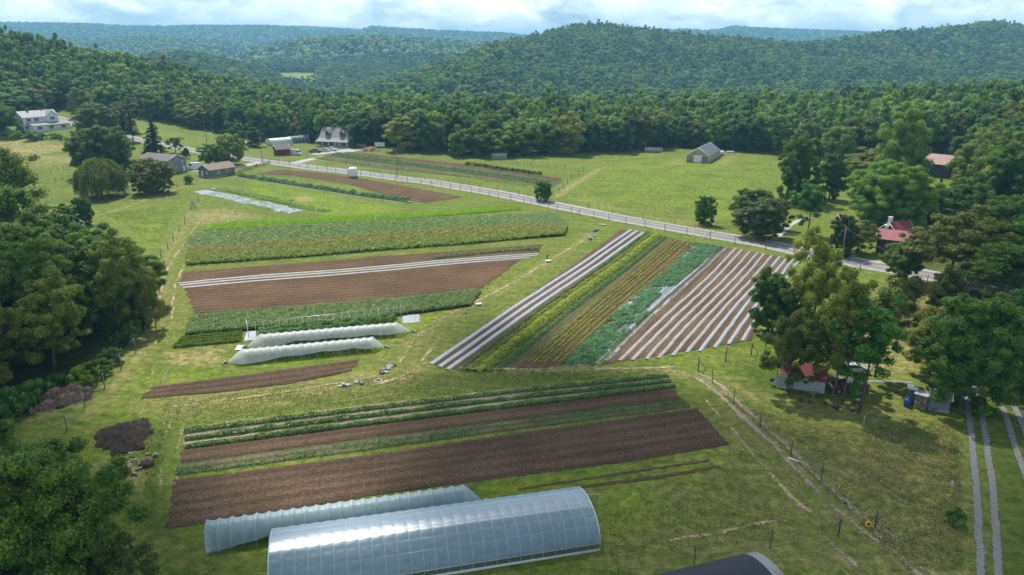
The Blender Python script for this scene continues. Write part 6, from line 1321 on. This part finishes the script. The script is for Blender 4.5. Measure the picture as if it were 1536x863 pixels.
for i, (px, py, lb) in enumerate([(1201, 603, 'dark stump seat leftmost in the yard'), (1215, 604, 'dark stump seat beside the picnic table'), (1238, 608, 'dark stump seat below the red roof corner'), (1252, 612, 'dark stump seat below the slim tree trunks'), (1256, 615, 'dark stump seat nearest the camera under the slim trees'), (1278, 617, 'dark stump seat left of the low branched tree'), (1287, 620, 'dark stump seat right under the low branched tree')]):
    p = G(px, py); t = thing('stump_seat', lb, 'seat', p); mb = MB(); mb.tube([(0, 0, -.05), (0, 0, .05), (0, 0, .45)], [.28, .24, .22], 10); mb.obj('block', M['stool'], t)
    mb = MB(); mb.tube([(0, 0, .45), (0, 0, .5)], [.24, .2], 10); mb.obj('seat', M['wood_grey' if i % 2 else 'stool'], t)
p = G(1219, 596); t = thing('picnic_table', 'dark round picnic table before the pale tarp side', 'table', p); mb = MB(); mb.tube([(0, 0, .72), (0, 0, .77)], [.65, .65], 16); mb.obj('tabletop', M['wood_grey'], t); mb = MB(); mb.tube([(0, 0, 0), (0, 0, .72)], [.2, .12], 8); mb.obj('leg', M['wood_grey'], t)
p = G(1286, 604); t = thing('garden_chair', 'pale garden chair beside the maroon car', 'chair', p, .6); mb = MB(); mb.box((0, 0, .45), (.5, .5, .05)); mb.obj('seat', M['crate_pale'], t); mb = MB(); mb.box((0, .25, .8), (.5, .05, .6)); mb.obj('backrest', M['black'], t)
for sx in (-.2, .2):
    for sy in (-.2, .2): mb = MB(); mb.tube([(sx, sy, 0), (sx, sy, .45)], .02, 5); mb.obj('leg', M['black'], t)
p = G(1157, 578); t = thing('grill', 'small dark grill at the left corner of the tarp shelter', 'grill', p); mb = MB(); iv, f = ICO[2]; mb.add(iv*np.array([.35, .35, .3])+np.array([0, 0, .85]), f, 0, True); mb.obj('bowl', M['black'], t)
for a in (0, 2.1, 4.2): mb = MB(); mb.tube([(.3*cos(a), .3*sin(a), 0), (.1*cos(a), .1*sin(a), .7)], .025, 5); mb.obj('leg', M['rim'], t)
p = G(1295, 638); t = thing('garden_stake', 'thin pale stake with a tag on the lawn below the yard group', 'stake', p); mb = MB(); mb.tube([(0, 0, 0), (0, 0, 1.3)], .04, 5); mb.obj('rod', M['crate_pale'], t); mb = MB(); mb.box((0, -.05, 1.1), (.16, .03, .2)); mb.obj('tag', M['chips'], t)
p = G(1427, 731); t = thing('sapling', 'young sapling in a pale tree guard on the right lawn', 'sapling', p); mb = MB(); mb.tube([(0, 0, 0), (0, 0, .9)], .09, 8); mb.obj('tree_guard', M['crate_pale'], t); mb = MB(); q = rng.normal(size=(90, 3))*np.array([.28, .28, .12])+np.array([0, 0, 1.15]); v, f = leaf_quads(q, rng.normal(size=(90, 3))+np.array([0, 0, 1]), .18, rng); mb.add(v, f); mb.obj('foliage', M['leaf_light'], t)
p = G(1312, 792); t = thing('gate_post', 'dark post holding a bright yellow ring on the lawn', 'post', p, .1); mb = MB(); mb.tube([(0, 0, -.3), (0, 0, 2.0)], .06, 6); mb.obj('post', M['post_dark'], t); mb = MB(); mb.tube([(0, 0, 1.5), (-.75, -.1, .75)], .035, 5); mb.obj('brace', M['post_dark'], t)
p2_ = (p[0]-.75, p[1]-.15, p[2]); t = thing('yellow_reel', 'bright yellow ring shaped reel leaning on the dark post', 'reel', p2_); ring(t, (0, 0, .55), .26, .09, 'orange', 'ring', 'y'); mb = MB(); mb.tube([(0, -.03, .55), (0, .03, .55)], .15, 12); mb.obj('hub', M['post_dark'], t)
p = G(1190, 690); t = thing('white_plank', 'short white plank lying beside the right fence', 'plank', p, radians(-42)); mb = MB(); mb.box((0, 0, .05), (1.3, .22, .05)); t2 = mb.obj('board', M['tarp_white'], t)
p = G(1110, 688); t = thing('hydrant', 'dark water hydrant at the corner of the lime grass', 'hydrant', p); mb = MB(); mb.tube([(0, 0, 0), (0, 0, 1.0)], .05, 6); mb.tube([(0, 0, .95), (.3, 0, .9)], .05, 6); mb.obj('standpipe', M['black'], t)
p = G(1268, 756); t = thing('bucket', 'dark bucket on the lawn beside the wheel track', 'bucket', p); mb = MB(); mb.tube([(0, 0, 0), (0, 0, .35)], [.15, .19], 12); mb.obj('pail', M['porta'], t); ring(t, (0, 0, .36), .19, .02, 'rim', 'rim')
for px, py, lb in ((81, 268, 'weathered field gate post pair'),):
    pass
p = G(195, 280); t = thing('garden_bench', 'pale low bench right of the willow', 'bench', p, yaw(p, -10)); mb = MB(); mb.box((0, 0, .45), (2.2, .5, .07)); mb.obj('seat', M['crate_pale'], t)
for x in (-.9, .9): mb = MB(); mb.box((x, 0, .22), (.12, .45, .44)); mb.obj('leg', M['wood_grey'], t)
p = G(496, 251+1); t = thing('road_sign', 'yellow diamond warning sign on a post by the road', 'sign', G(498, 253)); t.rotation_euler[2] = yaw(t.location, 10); mb = MB(); mb.tube([(0, 0, 0), (0, 0, 2.4)], .05, 5); mb.obj('post', M['rim'], t)
mb = MB(); mb.add([(0, -.07, 1.7), (.65, -.07, 2.35), (0, -.07, 3.0), (-.65, -.07, 2.35), (0, -.1, 1.7), (.65, -.1, 2.35), (0, -.1, 3.0), (-.65, -.1, 2.35)], [[3, 2, 1, 0], [4, 5, 6, 7], [0, 1, 5, 4], [1, 2, 6, 5], [2, 3, 7, 6], [3, 0, 4, 7]]); mb.obj('panel', M['orange'], t)
# ------------------------------------------------------------------ unseen cloud sheets, added overhead to shade the foreground and yard
def cloud(name, label, cx, cy, cz, R, rx, ry, seed, dens):
    m, N = newmat('shading_cloud'); tc = N('ShaderNodeTexCoord', 3); nz = N.noise(tc, 1.6/R*2, 4., .55)
    sx = N('ShaderNodeVectorMath', 1, dict(operation='LENGTH'), i0=N.scaled(tc, (1/rx, 1/ry, 0)))
    f = N.math('ADD', N.math('SUBTRACT', 1., sx), N.math('MULTIPLY', N.math('SUBTRACT', nz, .5), .9)); f = N.remap(f, .0, .42, 0, dens)
    N.out(N('ShaderNodeMixShader', 0, Fac=f, i1=N('ShaderNodeBsdfTransparent', 0, Color=(1, 1, 1)), i2=N('ShaderNodeMixShader', 0, Fac=.5, i1=N('ShaderNodeBsdfDiffuse', 0, Color=(.85, .87, .9)), i2=N('ShaderNodeBsdfTranslucent', 0, Color=(.85, .87, .9)))))
    n = 40; a, b = np.meshgrid(np.linspace(-1, 1, n), np.linspace(-1, 1, n)); mb = MB(); z = 40*wavy(a*rx, b*ry, R*.6, seed); mb.grid(np.stack([a*rx, b*ry, z], -1)); o = mb.obj(name, m, None, (cx, cy, cz)); tag(o, label, 'cloud', kind='stuff'); return o
ALT = 900.
def over(x, y): return x+sdir[0]/sdir[2]*ALT, y+sdir[1]/sdir[2]*ALT
cx, cy_ = over(-10, 38); cloud('cloud', 'unseen soft cloud added overhead to shade the near fields', cx, cy_, ALT, 120, 190, 64, 3, .86)
cx, cy_ = over(100, 105); cloud('cloud', 'smaller unseen soft cloud added overhead to shade the yard on the right', cx, cy_, ALT+60, 80, 74, 74, 6, .7)

# ------------------------------------------------------------------ clumps of taller grass in the meadows
def tufts(label, areas, mt, size, seed):
    r = np.random.default_rng(seed); mb = MB()
    for pts, n, thr in areas:
        w = np.array(GL(pts))[:, :2]; lo, hi = w.min(0), w.max(0); X = r.uniform(lo[0], hi[0], n*4); Y = r.uniform(lo[1], hi[1], n*4)
        k = (sd_poly(X, Y, w) > .5) & (wavy(X, Y, 9., seed, 6)+.7*wavy(X, Y, 3.1, seed+1, 6)+.5*wavy(X, Y, 40., seed+2, 5) > thr); X, Y = X[k][:n], Y[k][:n]; m_ = len(X)
        if not m_: continue
        P3 = np.column_stack([X, Y, zt(X, Y)+r.uniform(.03, .16, m_)]); N3 = r.normal(size=(m_, 3))*np.array([.7, .7, .3])+np.array([0, 0, .8])
        v, f = leaf_quads(P3, N3, size, r, .45); mb.add(v, f)
    return tag(mb.obj('grass_clumps', M[mt]), label, 'grass', kind='stuff')
M['tuft_g'] = leafmat('tuft_green', (.055,.105,.010), (.105,.165,.014), (.19,.25,.03), .4, .2, 0.); M['tuft_d'] = leafmat('tuft_dry', (.10,.10,.03), (.22,.19,.07), (.38,.31,.14), .4, .2, 0.)
PAST = [(840,305),(900,258),(1030,248),(1160,240),(1180,340),(1080,343),(960,322)]; YARD = [(1090,600),(1180,625),(1300,645),(1440,630),(1450,700),(1456,862),(1360,862),(1210,715)]; LEFTM = [(60,250),(200,215),(240,300),(290,300),(240,380),(190,340),(140,330),(60,325)]
FORE = [(905,770),(1100,700),(1200,790),(1150,815),(910,850)]; LANE = [(215,640),(262,640),(245,720),(235,790),(200,700)]; LEFTP = [(150,320),(270,305),(238,380),(195,345)]; FARF = [(330,275),(370,270),(600,315),(480,325)]; DRYR = [(240,603),(620,556),(1000,553),(990,560),(280,640),(235,625)]
tufts('short clumps of green grass in the meadows and yard', [(PAST, 16000, .2), (YARD, 6000, -9), (LEFTM, 7000, .3), (FORE, 1200, -9), (LANE, 1800, -9), (LEFTP, 5000, -.2), (FARF, 3500, .2), (DRYR, 4500, -9)], 'tuft_g', .22, 41)
tufts('dry straw coloured grass clumps in the meadows and yard', [(PAST, 4000, .9), (YARD, 7000, -.4), (LEFTM, 4500, .8), (FORE, 1500, -9), (DRYR, 5000, -.4), (FARF, 1500, .9)], 'tuft_d', .22, 57)
